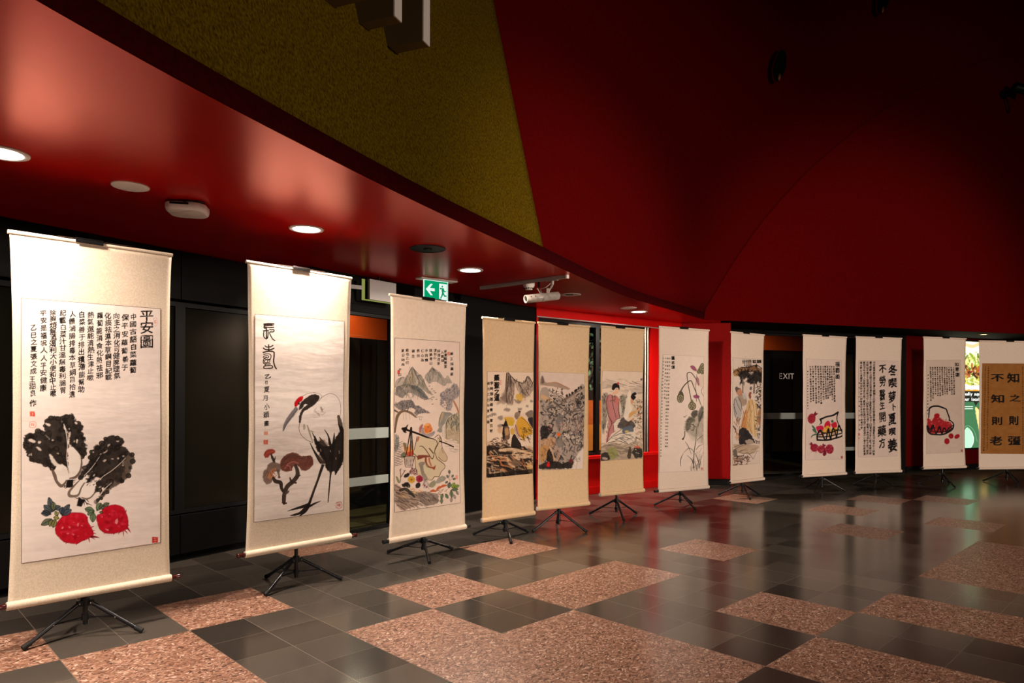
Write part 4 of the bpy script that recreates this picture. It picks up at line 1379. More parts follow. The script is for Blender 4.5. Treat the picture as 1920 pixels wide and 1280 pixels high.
for x, y, rx, ry, an in ((105, 282, 30, 14, 15), (160, 345, 26, 10, 40), (228, 152, 24, 10, 20), (400, 236, 8, 26, 8), (460, 286, 8, 16, 0), (452, 140, 14, 9, 50), (162, 294, 14, 9, 0), (362, 180, 9, 18, -20)):
    s.blot(x, y, rx, ry, an, (226, 210, 198), .92, 4)
s.stroke('100,246 80,262 62,262 62,300 82,310', 7, (24, 19, 17), .9); s.stroke('40,320 55,300 78,306', 7, (24, 19, 17), .9)
s.fill('385,595 430,590 432,652 372,655', (26, 20, 18), 1, 3, curve=False)
for p in ('372,640 355,655', '430,600 455,592', '425,610 445,612', '380,650 372,664', '364,640 365,660'):
    s.stroke(p, [7, 3], (26, 20, 18), .95)
# right cabbage
leaf('480,590 500,520 545,490 560,420 570,370 620,330 660,290 690,260 740,240 790,250 830,270 838,305 800,330 740,330 700,350 650,400 610,470 580,520 540,560', 9, 6)
leaf('520,620 570,560 590,480 620,410 680,380 720,340 790,330 850,340 870,380 850,430 800,480 760,530 700,560 660,580 620,570 560,600', 11, 7)
leaf('600,690 620,630 680,570 740,540 790,500 830,470 850,490 840,560 790,600 720,610 670,650 625,690', 5, 8, (44, 36, 31))
leaf('610,775 640,720 690,660 730,610 800,580 840,500 830,440 870,390 905,385 922,430 900,490 880,560 830,610 760,650 700,700 650,750', 6, 9, (84, 72, 62), (60, 50, 43))
s.fill('510,640 560,615 610,600 600,670 560,735 510,735 485,700', (236, 226, 216), .97, 4)
s.fill('480,605 520,590 545,600 500,650 470,705 410,710 440,650', (236, 226, 216), .97, 4)
s.stroke('480,600 440,640 400,690 408,722 470,715 495,660 520,620', [8, 14, 20, 24, 16, 12, 10], (100, 84, 72), .85, .2)
s.stroke('500,735 540,745 575,730 610,690', [8, 14, 12, 10], (96, 80, 68), .8, .2)
s.stroke('520,560 560,520 600,470 640,410', [5, 8, 6, 4], (226, 212, 200), .8, .3)
s.stroke('620,610 680,560 740,520 800,470 850,420', [5, 7, 6, 6, 4], (226, 212, 200), .85, .3)
s.stroke('640,720 690,660 740,615', [12, 8, 4], (228, 216, 204), .8, .3)
for x, y, rx, ry, an in ((712, 318, 14, 8, -50), (785, 285, 12, 6, 0), (682, 440, 16, 9, -20), (745, 428, 12, 6, 10), (830, 405, 10, 6, 0), (690, 370, 20, 5, -40)):
    s.blot(x, y, rx, ry, an, (214, 194, 184), .85, 4)
s.dabs((545, 590, 640, 640), 16, (12, 28), (3, 6), (-60, -10), [(40, 32, 28)], .8, 5)
s.fill('478,738 528,752 495,808 458,800', (26, 20, 18), 1, 3, curve=False)
for p in ('480,745 445,735', '490,742 468,728', '525,760 545,795', '540,780 580,797', '518,765 520,800', '540,752 556,770'):
    s.stroke(p, [8, 3], (26, 20, 18), .95)
# radishes
RD = (188, 16, 36)


def radish(pts, cx, cy, R, seed, lights):
    s.fill(pts, RD, 1, 5)
    r = random.Random(seed)
    for _ in range(40):
        a = r.uniform(0, 2 * PI); f = math.sqrt(r.random()) * .85
        s.blot(cx + R * f * math.cos(a), cy + R * .85 * f * math.sin(a), r.uniform(10, 30), r.uniform(6, 16), r.uniform(0, 180), r.choice([(150, 8, 26), (206, 28, 52), (168, 10, 30), (214, 48, 76)]), .55, 4, 2)
    for x, y, rx, ry, an in lights:
        s.blot(x, y, rx * .72, ry * .72, an, (240, 176, 178), .75, 4, 2)
    s.stroke(np.vstack([pts_of(pts), pts_of(pts)[:1]]), 9, (150, 8, 30), .5)


radish('290,985 300,940 330,905 360,870 400,856 450,856 510,862 540,890 550,935 575,975 590,1030 545,1062 500,1080 460,1100 410,1096 360,1085 320,1050 296,1020', 440, 975, 140, 3,
       [(345, 975, 14, 7, -40), (400, 970, 16, 6, 40), (470, 950, 8, 22, 10), (430, 1028, 14, 6, 20), (472, 1042, 10, 4, -30), (390, 1020, 14, 6, 0), (500, 960, 10, 5, 60), (440, 930, 9, 4, 0)])
radish('618,900 625,875 655,860 670,820 720,800 775,794 830,815 848,850 866,900 868,960 850,990 800,1010 740,1020 690,1016 650,990 630,950', 745, 905, 120, 4,
       [(778, 925, 16, 30, 5), (720, 868, 8, 4, 30), (700, 990, 22, 7, 20), (660, 890, 10, 5, 0)])
r = random.Random(2)
for x, y, dx, dy in ((540, 900, 8, -14), (575, 970, 22, -8), (580, 1000, 26, -4), (590, 1015, 24, 10), (590, 1040, 50, 15), (575, 1050, 30, 18), (555, 1062, 8, 30), (460, 1100, -4, 12), (380, 1090, -8, 12),
                     (850, 850, 6, -20), (862, 950, 16, 10), (860, 980, 26, 30), (845, 1000, 22, 24), (830, 1005, 4, 40), (800, 1010, -6, 18), (760, 1020, -8, 10), (690, 1012, -14, 12), (860, 965, 30, 50)):
    s.stroke([(x, y), (x + dx * .6, y + dy * .5), (x + dx, y + dy)], [9, 6, 2], (160, 10, 40), .95)
s.stroke('575,1045 605,1050 640,1054', [14, 8, 2], (80, 10, 20), .95)


def rleaf(x, y, l, w, an, col):
    c, q = math.cos(math.radians(an)), math.sin(math.radians(an))
    tip = (x + l * c, y + l * q)
    m1 = (x + l * .5 * c - w * q, y + l * .5 * q + w * c); m2 = (x + l * .5 * c + w * q, y + l * .5 * q - w * c)
    s.fill([(x, y), m1, tip, m2], col, .9, 2)
    s.stroke([(x, y), m1, tip, m2, (x, y)], 3.5, (24, 26, 24), .9)
    s.stroke([(x, y), tip], 3.5, (20, 22, 20), .9)


BG, GR, OL = (62, 74, 82), (84, 92, 70), (120, 122, 66)
for a in ((270, 850, 120, 24, -105, BG), (262, 850, 82, 26, -140, BG), (255, 858, 76, 24, 178, (50, 60, 70)), (280, 845, 76, 22, -95, (96, 104, 70)), (285, 830, 52, 22, -30, BG),
          (255, 870, 70, 18, 205, (50, 58, 64)), (340, 880, 110, 24, -56, (58, 68, 80)), (345, 875, 84, 24, -32, (70, 80, 92)), (335, 870, 60, 22, -80, (50, 60, 74)),
          (262, 905, 96, 24, 150, GR), (272, 910, 60, 22, 118, OL), (290, 905, 70, 20, 105, OL), (320, 900, 44, 18, 190, (150, 146, 70)), (310, 880, 40, 16, -120, (140, 140, 76))):
    rleaf(*a)
for a in ((600, 840, 76, 24, 192, (86, 112, 80)), (600, 840, 62, 22, 150, (96, 120, 84)), (590, 850, 80, 24, 92, (90, 112, 78)), (620, 840, 70, 24, -62, (96, 122, 84)), (640, 825, 50, 20, -38, GR), (665, 805, 58, 18, -25, GR), (640, 850, 30, 10, 10, OL)):
    rleaf(*a)
s.border(w=2, a=.7)
mount_art(0, s)

# ------------------------------------------------------------------ artwork 2: crane and mushrooms
s = Sheet([(476.8, 588.4), (644.4, 602), (642.5, 956), (474.3, 979)], 340, 740, (233, 221, 213))
s.view(470, 580, .11719)
K = (42, 28, 22)
# seal-script title
for p, w in (('205,240 280,232 355,236', 24), ('215,240 208,295 222,300', 26), ('222,268 290,262 352,266', 15), ('230,290 300,292 355,292', 20), ('230,250 330,248', 14), ('195,345 270,340', 20), ('238,300 240,350 240,420 238,470', 20),
             ('200,362 196,410 205,450 232,472 258,455 264,400 266,362', 17), ('288,322 320,330 352,326 360,350 340,362 300,362 292,385 310,430 340,478 372,500', 17)):
    s.stroke(p, w, K, .97)
for p, w in (('272,568 276,620 274,672', 18), ('218,585 245,602 300,600 340,578', 18), ('192,620 225,642 300,645 355,625', 20), ('190,690 260,672 320,672 358,690 358,760 352,830 372,910 396,948', 21),
             ('195,722 240,712 290,715 312,745 300,790 262,802 225,800', 13), ('198,750 240,742 270,750 265,775 235,775 205,790', 13), ('190,760 200,780 240,765', 12), ('196,800 192,850 215,872 300,872', 15), ('215,815 212,848 255,850 260,815 290,815 290,840 270,850', 12),
             ('225,808 300,806', 12), ('205,905 320,900 326,938 205,942 205,905', 16), ('215,870 222,890', 12)):
    s.stroke(p, w, K, .97)
s.view(470, 580, .11719)
s.char('乙', 262, 1070, 100, 75, INK, 1, .05, -.1, -8, .3)
s.column('巳', 240, 1130, 1205, 60, .8, .05, -.08, brush=.3)
s.view(470, 720, .20713)
s.column('夏月小穎畫', 133, 10, 392, 58, .9, .015, -.10, jit=.1, brush=.4)
s.seal(128, 442, 32, (214, 120, 90), .85); s.seal(126, 523, 38, (206, 74, 52), .92); s.seal(788, 1090, 46, (180, 50, 40), .95, True)
# crane
s.stroke('440,120 500,88 560,76 610,86 632,104 622,130', 3.5, (110, 92, 82), .9)
s.stroke('605,155 640,115 690,88 725,84 770,108 800,160 808,220 800,290', 3.5, (90, 74, 64), .9)
s.stroke('430,350 426,400 440,450 490,500 548,526', 4, (70, 56, 48), .9)
s.fill('432,195 450,160 500,120 540,96 580,92 610,108 606,140 580,170 545,200 500,230 470,245 450,290 438,345 428,350 426,310 440,255 470,210 505,185 480,180 455,215 428,232', (34, 26, 23), .97, 4, mottle=.08)
s.fill('390,205 388,170 410,135 440,112 466,114 455,148 428,165 412,195', (196, 14, 22), 1, 3)
s.blot(428, 172, 9, 14, 20, (16, 14, 14)); s.blot(432, 168, 3, 4, 0, (240, 235, 230))
s.fill('398,205 418,222 405,250 360,310 310,375 284,424 278,410 292,350 330,285 370,235', (112, 104, 108), .97, 2, mottle=.1)
s.stroke('412,225 365,290 320,345 286,420', 4, (60, 54, 58), .9); s.stroke('440,205 410,255 375,295', 2.5, (120, 104, 96), .8)
s.dabs((560, 190, 650, 300), 8, (20, 50), (6, 12), (-60, 60), [(176, 158, 142), (150, 134, 120)], .6, 3)
s.blot(630, 225, 8, 26, -20, (120, 108, 92), .7, 3, 2); s.blot(604, 275, 5, 22, -25, (150, 134, 120), .6, 2, 2)
s.blot(472, 385, 12, 26, 10, (160, 144, 128), .7, 6, 3); s.stroke('500,370 515,420 530,470 548,520', [10, 16, 14, 6], (150, 132, 114), .75, .4); s.blot(540, 425, 16, 7, 20, (130, 114, 100), .6, 3, 2)
# tail feathers
s.fill('555,480 580,520 620,505 660,540 700,560 735,520 760,480 790,430 800,370 832,430 838,520 838,640 820,720 790,770 755,815 745,790 700,795 672,750 650,690 610,620 575,560', (30, 23, 20), .96, 14, mottle=.05)
for p, w in (('566,470 590,540 640,640 690,780', [10, 30, 40, 10]), ('655,410 690,470 710,560 700,700', [6, 14, 22, 10]), ('745,440 740,520 730,640 720,780', [8, 26, 34, 12]), ('785,290 800,360 815,420 830,470', [26, 44, 40, 30]), ('810,350 825,440 830,560 800,700 765,800', [10, 30, 36, 36, 14]),
             ('610,480 640,520 670,560', [8, 18, 20]), ('545,440 575,500', [6, 16]), ('525,530 560,600 610,680 640,715', [6, 16, 34, 40]), ('690,480 700,540', [6, 20])):
    s.stroke(p, w, (32, 25, 22), .92, .12)
s.fill('772,292 800,290 822,350 818,380 790,360', (110, 94, 84), .8, 5, mottle=.3); s.fill('600,500 650,505 690,545 660,560 620,540', (96, 80, 70), .6, 8, mottle=.3)
s.stroke('610,650 640,700 655,720', [30, 40, 30], (90, 74, 64), .6, .2)
for x, y, l in ((620, 585, 22), (708, 595, 16), (760, 660, 20), (790, 600, 26), (668, 520, 18)):
    s.stroke([(x, y), (x + 3, y + l)], 4, (226, 210, 198), .8, .3)
s.stroke('606,716 630,722 662,722', 6, (228, 214, 202), .9)
# legs
s.stroke('640,735 620,790 590,880 560,960 520,1070', [28, 26, 20, 20, 26], (40, 31, 27), .95, .12)
s.stroke('600,830 560,930 520,1040', 5, (120, 100, 88), .6)
s.stroke('714,790 706,860 696,960 688,1065', [20, 14, 14, 8], (44, 34, 29), .95, .1)
s.stroke('515,1085 450,1108 390,1125 325,1145', [30, 26, 18, 4], (34, 26, 23), .95, .05); s.stroke('505,1095 440,1160 390,1178 345,1188', [30, 24, 20, 4], (34, 26, 23), .95, .05)
s.stroke('515,1100 480,1150 430,1192', [26, 26, 10], (34, 26, 23), .95, .05); s.stroke('525,1100 570,1075 622,1054', [22, 16, 4], (34, 26, 23), .95, .05)
# mushrooms
RB, GB_ = (122, 62, 50), (118, 100, 92)
s.fill('255,740 262,690 300,645 350,620 400,622 440,645 480,648 520,642 548,665 554,715 530,755 490,780 450,776 430,750 400,730 370,750 360,780 310,788 270,775', (104, 56, 46), .97, 5, mottle=.12)
s.stroke('270,735 300,680 350,645 400,645 440,670 520,660', 16, (86, 62, 54), .6, .2)
s.stroke('300,760 330,720 380,700 420,715', 12, (186, 110, 104), .7, .3); s.stroke('320,735 345,745 350,770', 10, (206, 120, 116), .6, .3)
s.dabs((270, 640, 540, 770), 46, (10, 30), (4, 9), (0, 180), [(76, 38, 30), (150, 84, 70), (134, 60, 52)], .7, 4, '265,740 300,650 400,630 540,660 540,740 450,765 400,720 300,775')
s.fill('112,640 125,605 165,586 205,592 212,615 190,628 165,640 150,660 125,662', (150, 50, 34), .95, 4, mottle=.1); s.stroke('125,650 145,620 195,605', 8, (196, 96, 70), .6)
s.stroke('175,632 188,665 205,705', [12, 22, 20], (56, 46, 40), .95, .1); s.stroke('205,690 214,655', [14, 6], (56, 46, 40), .95)
s.fill('104,850 108,790 140,760 150,725 190,704 235,710 262,740 255,790 220,790 195,800 190,860 170,895 130,900', (116, 92, 82), .95, 5, mottle=.15)
s.fill('150,850 160,800 200,760 222,765 200,800 185,850', (206, 140, 96), .8, 5, mottle=.3); s.dabs((130, 760, 225, 860), 26, (14, 34), (3, 7), (40, 140), [(150, 60, 36), (214, 130, 80), (120, 50, 36)], .8, 6)
s.stroke('238,780 250,840', [22, 14], (96, 78, 68), .8, .2); s.blot(248, 840, 12, 10, 0, (90, 60, 50), .9, 3)
s.stroke('195,845 215,875 260,890 270,940 290,975', [20, 34, 34, 26, 24], (52, 42, 37), .95, .1)
s.stroke('395,735 412,780 410,830 370,880 320,925 296,985 290,1040 292,1075', [26, 34, 40, 40, 40, 36, 36, 26], (64, 50, 42), .95, .08)
s.stroke('345,845 360,880 400,890', [12, 22, 16], (60, 46, 40), .9, .1); s.stroke('405,840 438,822', [20, 8], (60, 46, 40), .9); s.stroke('300,990 328,970', [26, 22], (84, 66, 58), .85); s.stroke('275,1068 310,1075', [10, 16], (60, 46, 40), .9)
s.border(w=2, a=.7, col=(70, 52, 45))
mount_art(1, s)

# ------------------------------------------------------------------ artwork 3: the herb carrier
s = Sheet([(738.9, 633), (861, 641.3), (861.5, 942.5), (737.5, 960.5)], 270, 670, (226, 203, 188))
s.view(710, 530, .20316)
for t, x, y0, y1 in (('藥王採藥圖', 664, 632, 862), ('華夏醫藥聖', 605, 616, 786), ('入雲端', 576, 624, 734), ('採得百草', 541, 612, 764), ('濟世心', 507, 608, 708), ('踏遍青山', 470, 604, 760), ('手持靈', 431, 606, 734),
                     ('仁心為', 394, 606, 732), ('救世', 356, 606, 694), ('蒼生', 312, 606, 700), ('歲在乙巳', 258, 604, 752), ('夏日時為', 218, 606, 772), ('千山', 190, 782, 862)):
    s.column(t, x, y0, y1, 31, 1.0, .004, -.08, jit=.07, brush=.2)
s.seal(635, 655, 24, (206, 90, 60), .8, False, 28); s.seal(178, 822, 18, (200, 24, 22), 1, False, 32)
G1, G2, G3 = (128, 122, 114), (96, 94, 90), (158, 148, 136)


def peak(p, col, a=.85, veins=6, seed=1, vc=(74, 70, 66)):
    s.fill(p, col, a, 5, 1.5, .45)
    P = pts_of(p); r = random.Random(seed)
    top = P[np.argmin(P[:, 1])]
    for _ in range(veins):
        q = P[r.randrange(len(P))]
        f = r.uniform(.4, .9)
        e = top * (1 - f) + q * f
        s.stroke([top + (q - top) * .08, (top + e) / 2 + np.array((r.uniform(-6, 6), 0)), e], [3, 6, 3], vc, .45, .3)
    s.stroke(np.vstack([P]), 3, vc, .5, .25)


peak('150,960 160,900 210,868 240,880 230,960 200,980', G3, .7)
peak('415,880 425,840 455,820 475,782 500,805 520,830 545,818 570,855 600,880 625,855 650,890 665,920 620,920 595,945 560,930 520,905 480,910 450,925', (150, 142, 132), .85, 14, 5)
peak('215,960 240,880 258,850 285,870 300,775 320,800 345,850 375,845 400,890 430,950 470,1010 490,1028 440,1010 400,980 360,960 300,950', (134, 126, 112), .9, 16, 6)
s.stroke('300,800 296,860 285,930', 14, (190, 158, 104), .5, .3); s.stroke('330,860 350,930 400,990', 14, (206, 196, 176), .6, .3)
peak('150,1020 165,960 190,950 230,985 265,930 290,945 330,950 380,985 420,1020 445,1062 410,1070 360,1045 300,1010 250,1020 220,1055 180,1040', (112, 108, 104), .9, 14, 7)
peak('285,945 340,950 395,985 430,1040 450,1062 400,1050 350,1000', (84, 92, 96), .8, 6, 8)
for poly_, n_, sd_ in (('215,960 258,850 300,775 345,850 400,890 490,1028 400,980 300,950', 60, 21), ('415,880 475,782 520,830 570,855 600,880 665,920 595,945 520,905 450,925', 50, 22), ('150,1020 190,950 265,930 380,985 445,1062 360,1045 220,1055', 60, 23)):
    s.dabs((150, 780, 670, 1062), n_, (24, 70), (3, 8), (50, 125), [(84, 84, 82), (104, 104, 98), (70, 66, 62), (150, 140, 120)], .55, sd_, poly_)
s.stroke('410,1072 450,1068 490,1050', 5, (70, 66, 64), .7, .3)
for x, y in ((480, 1072), (522, 1070), (487, 1114), (455, 950), (478, 975), (500, 995), (510, 1010), (497, 1050)):
    s.stroke([(x - 6, y - 2), (x, y + 2), (x + 7, y - 3)], 4, (44, 38, 36), .9)
s.view(733, 700, .11719)
# trees
FO = (92, 88, 92)
s.fill('60,470 90,470 150,430 200,420 300,415 360,450 380,500 440,510 510,560 600,610 590,630 500,620 430,640 400,670 360,620 380,570 330,540 280,540 240,560 160,580 90,540 60,510', (104, 98, 98), .85, 10, 2, .3)
s.dabs((70, 420, 590, 640), 150, (14, 40), (5, 10), (50, 130), [(66, 62, 66), (84, 80, 84), (52, 48, 52), (120, 114, 112)], .75, 2, '60,470 150,430 300,415 380,500 600,610 430,640 330,540 160,580')
s.stroke('60,930 80,780 100,680 150,610 220,590 300,620 380,680 400,690', [20, 34, 46, 42, 34, 30, 26, 10], (120, 96, 76), .95, .1)
s.stroke('60,930 80,780 100,680 150,610', 5, (60, 46, 38), .8); s.stroke('220,580 320,610 380,670', 6, (60, 46, 38), .8); s.stroke('60,580 110,610', [30, 20], (96, 78, 66), .9); s.stroke('250,590 280,540', [16, 10], (90, 72, 60), .9)
for x in (190, 230, 285):
    s.stroke([(x, 620), (x + 10, 730)], 3, (90, 76, 66), .7)
s.stroke('400,690 440,680 490,690', 5, (70, 56, 48), .8); s.stroke('440,690 450,730 480,720', 5, (70, 56, 48), .8)
s.fill('770,500 780,380 770,310 830,270 870,230 930,225 950,190 1000,150 1060,190 1085,260 1085,330 1040,400 980,430 960,560 900,590 860,560 900,450 840,430', (130, 124, 126), .75, 14, 4, .4)
s.dabs((770, 160, 1090, 560), 170, (16, 40), (6, 12), (0, 180), [(84, 78, 88), (100, 96, 100), (120, 110, 122), (70, 68, 72)], .75, 3, '770,500 780,380 770,310 830,270 930,225 1000,150 1085,260 1085,330 980,430 900,590 860,560')
s.stroke('990,430 1030,500 1060,560 1085,640', [30, 34, 34, 30], (186, 134, 98), .95, .1); s.stroke('1000,430 1045,520 1075,630', 5, (110, 70, 50), .7)
# cliffs on the right
s.fill('720,915 750,850 745,760 790,620 840,605 960,630 900,700 850,780 800,850 790,930', (112, 114, 108), .85, 8, 2, .35)
s.fill('760,790 800,630 830,620 800,720', (206, 170, 120), .7, 5, 2); s.stroke('800,620 760,740 745,830', 7, (84, 76, 66), .7)
s.fill('860,780 900,700 980,660 1050,630 1090,660 1090,1100 1000,1030 900,1040 860,1030', (176, 158, 126), .85, 8, 2, .3)
s.dabs((860, 650, 1090, 900), 60, (30, 80), (12, 24), (60, 120), [(86, 92, 84), (60, 62, 58), (110, 112, 96), (84, 100, 104)], .6, 9, '860,780 980,660 1090,640 1090,900 980,960 940,860 870,860')
s.stroke('865,1020 870,800 920,700 1000,650', 9, (56, 52, 46), .7, .2); s.dabs((870, 880, 1090, 1100), 40, (40, 100), (4, 9), (-10, 30), [(130, 110, 84), (150, 130, 100)], .6, 5)
s.stroke('815,830 825,1000', 6, (190, 186, 180), .8); s.stroke('835,830 845,1030', 5, (120, 114, 108), .6); s.stroke('800,850 812,1000', 5, (120, 114, 108), .6)
s.dabs((900, 1050, 1090, 1250), 12, (60, 120), (8, 16), (-5, 15), [(170, 156, 140), (150, 138, 124)], .5, 6)
s.dabs((60, 1060, 200, 1280), 1, (10, 20), (6, 12), (0, 10), [(100, 90, 80)], .1, 5)
s.view(733, 780, .14454)
for i in range(14):
    y = 330 + i * 22
    s.stroke([(48, y + 20), (95, y + 8), (145, y - 14 + (i % 3) * 6)], [8, 9, 4], (84, 76, 72), .75, .2)
s.fill('45,440 50,250 75,235 100,330 75,440', (120, 122, 116), .8, 6, 2, .35); s.dabs((45, 240, 95, 440), 14, (20, 50), (6, 12), (60, 110), [(76, 84, 84), (60, 62, 60)], .6, 5)
# old man
ROBE = (206, 186, 154); RL = (58, 36, 26)
s.fill('330,255 360,250 470,265 540,280 560,320 600,270 640,290 630,360 650,420 715,510 718,560 690,580 650,570 690,640 640,700 610,770 560,790 500,820 450,830 430,770 340,760 305,640 300,520 270,480 285,420 310,330', ROBE, .95, 3, mottle=.12)
s.fill('360,640 420,660 460,760 500,700 470,620', (196, 190, 150), .7, 6, 4, .3)
for p, w in (('325,255 300,380 275,460 300,490 330,520', 5), ('358,380 390,382 430,420 470,480 520,545 545,470 560,400 585,350 560,300 480,275', 6), ('480,408 530,470', 8), ('610,260 640,300 650,400 700,490 718,540 690,578 640,560 600,520', 4.5),
             ('560,470 580,540 630,580 680,620 685,660 640,710 605,775 550,775 520,815 490,822', 5), ('300,520 305,640 330,750', 4), ('550,270 600,235 635,280 640,340', 5), ('590,270 625,300', 4), ('620,300 590,360 560,420', 4), ('430,560 450,640 500,660', 4)):
    s.stroke(p, w * 1.5, RL, .95, .08)
s.fill('600,490 640,410 700,480 715,560 650,570', (196, 172, 140), .8, 3, mottle=.2); s.stroke('640,400 650,440 665,470', 4, RL, .8)
SK = (220, 128, 66)
s.fill('415,180 415,120 450,85 495,90 512,130 522,170 500,200 450,215 425,205', SK, 1, 2); s.blot(455, 105, 34, 14, -10, (238, 178, 110), .7, 2, 3); s.blot(445, 175, 16, 20, 0, (216, 96, 46), .6, 2, 4)
s.stroke('455,128 480,122', 6, (120, 60, 40), .9); s.stroke('460,140 484,138', 4, (60, 30, 24), .9); s.stroke('505,140 520,165 500,172', 3.5, (140, 60, 40), .9); s.stroke('485,184 508,184', 8, (130, 26, 26), .9)
s.fill('380,210 395,150 415,140 412,190 450,225 500,205 545,185 552,205 520,245 460,260 400,245', (152, 140, 138), .97, 4, mottle=.15); s.stroke('398,150 410,200 430,225', 5, (120, 104, 100), .7); s.stroke('440,225 500,215 545,195', 5, (104, 92, 90), .7); s.stroke('380,210 400,245 460,262 520,245 552,205', 4, (96, 84, 82), .7)
s.fill('352,200 355,140 390,95 405,110 390,150 375,205', (150, 90, 90), .9, 4, mottle=.25); s.fill('320,300 340,255 355,265 335,320', (170, 96, 76), .9, 3)
s.fill('325,520 350,495 470,500 480,520 430,525 350,550 335,555', (120, 60, 44), .95, 3); s.fill('425,525 445,520 450,590 480,640 530,650 565,630 560,660 545,690 520,670 470,650 430,590', (140, 66, 46), .95, 3); s.fill('480,520 495,580 515,640 500,640 470,560', (170, 90, 62), .9, 3)
s.fill('345,600 420,580 425,610 405,640 420,720 465,800 420,820 380,740 360,660', (128, 116, 106), .9, 5, 1, .3)
# pole and basket
s.stroke('170,160 230,180 330,215 440,260 480,272', [26, 24, 24, 22, 12], (34, 20, 16), 1); s.stroke('615,315 700,345 800,388', [14, 15, 18], (40, 24, 20), 1); s.stroke('470,268 540,285', [10, 8], (40, 24, 20), .9)
s.fill('130,150 150,135 185,130 212,98 215,110 200,145 210,165 185,180 190,205 165,205 145,180', (34, 22, 18), 1, 4)
s.fill('150,340 200,400 240,350 280,440 260,500 190,500 165,450', (214, 120, 50), .9, 6, mottle=.25); s.fill('150,335 185,345 195,400 175,440', (96, 96, 72), .8, 5); s.fill('115,520 130,475 165,455 190,500 150,530', (92, 96, 70), .85, 5); s.fill('190,470 270,440 275,500 195,505', (176, 70, 50), .85, 4); s.fill('240,330 270,300 278,400 255,430', (110, 106, 92), .7, 5)
s.stroke('252,140 215,330 185,500', [20, 12, 9], (34, 20, 16), .97); s.stroke('255,140 262,330 272,500', [20, 12, 8], (34, 20, 16), .97); s.stroke('245,170 242,330 235,500', [10, 8, 8], (34, 20, 16), .97)
s.stroke('155,515 220,510 300,512', 9, (60, 30, 22), .95); s.stroke('160,520 175,640 200,652 265,648 275,600 295,520', 6, (90, 50, 38), .95)
for i in range(7):
    s.stroke([(165 + i * 19, 520), (185 + i * 14, 640)], 3.5, (44, 26, 20), .9); s.stroke([(290 - i * 19, 520), (262 - i * 13, 640)], 3.5, (44, 26, 20), .9)
# flowers and rock
s.dabs((215, 640, 330, 760), 60, (10, 22), (8, 14), (0, 180), [(130, 76, 76), (110, 70, 66), (156, 104, 100), (86, 66, 62)], .85, 7, '225,740 265,650 325,690 330,760')
for x, y, rx, ry, an in ((195, 760, 40, 24, 150), (180, 880, 46, 26, 150), (210, 890, 34, 26, 60), (335, 890, 30, 40, 20), (160, 890, 30, 18, 20)):
    s.blot(x, y, rx, ry, an, (38, 30, 28), .95, 6)
for i in range(26):
    a = 2 * PI * i / 26
    s.stroke([(255 + 12 * math.cos(a), 815 + 12 * math.sin(a)), (255 + 48 * math.cos(a), 815 + 46 * math.sin(a))], [9, 7], (206, 160, 44) if i % 3 else (176, 124, 36), .95)
s.blot(255, 815, 12, 10, 0, (110, 70, 26), .9)
s.blot(358, 805, 44, 46, 0, (142, 30, 50), .95, 6, mottle=.15); s.dabs((320, 765, 395, 850), 30, (14, 26), (5, 9), (0, 180), [(184, 54, 84), (110, 18, 36), (160, 40, 60)], .8, 8)
for p in ('110,850 118,760 112,680', '120,780 160,720 180,690', '110,700 125,672', '165,710 160,690'):
    s.stroke(p, [10, 8, 7], (92, 72, 60), .95, .1)
s.fill('55,770 85,790 105,860 80,850', (120, 122, 84), .9, 3); s.dabs((400, 820, 470, 920), 24, (24, 60), (4, 9), (50, 130), [(96, 100, 98), (120, 90, 110), (80, 84, 80)], .8, 9)
s.blot(420, 890, 10, 12, 0, (130, 40, 70)); s.blot(445, 915, 9, 10, 0, (130, 40, 70))
s.fill('470,900 500,850 555,825 560,880 520,920', (116, 118, 90), .85, 5, mottle=.3); s.fill('560,860 600,790 660,765 700,800 640,850', (120, 122, 112), .8, 8, 2, .4)
s.fill('45,1000 50,870 110,910 180,960 260,1000 300,1010 340,1090 330,1150 250,1180 150,1215 90,1180 50,1120', (150, 124, 106), .9, 8, 2, .35); s.fill('90,1010 140,980 190,1000 170,1060 110,1060', (206, 160, 110), .6, 8, 4, .3)
s.fill('240,960 330,980 420,970 520,990 590,1010 590,1110 540,1140 430,1150 340,1080', (120, 104, 94), .9, 8, 2, .3)
s.dabs((60, 880, 590, 1200), 120, (40, 120), (6, 14), (10, 50), [(70, 58, 52), (96, 82, 74), (160, 140, 124), (50, 40, 36)], .6, 10, '50,900 110,910 300,990 590,1010 590,1110 430,1150 250,1180 90,1190 50,1120')
s.stroke('110,950 180,940 240,990 290,1040', [30, 40, 40, 20], (46, 38, 32), .85, .15)
for x, y, c in ((240, 930, (190, 160, 90)), (290, 950, (206, 130, 110)), (360, 970, (206, 140, 90)), (300, 975, (216, 190, 120))):
    s.dabs((x - 30, y - 22, x + 30, y + 22), 12, (12, 24), (5, 9), (0, 180), [c], .9, int(x))
for x, y, l, an in ((530, 968, 66, 0), (600, 930, 60, -40), (660, 905, 88, -18)):
    c, q = math.cos(math.radians(an)), math.sin(math.radians(an))
    s.stroke([(x - l / 2 * c, y - l / 2 * q), (x, y - 8), (x + l / 2 * c, y + l / 2 * q)], [22, 34, 20], (190, 92, 52), .95, .05)
s.dabs((580, 930, 720, 1010), 12, (30, 60), (5, 9), (-60, 20), [(120, 84, 60)], .8, 4)
s.stroke('750,880 752,800 748,720', 5, (110, 80, 66), .9); s.stroke('755,830 790,790', 4, (110, 80, 66), .9); s.stroke('750,820 715,790', 4, (110, 80, 66), .9)
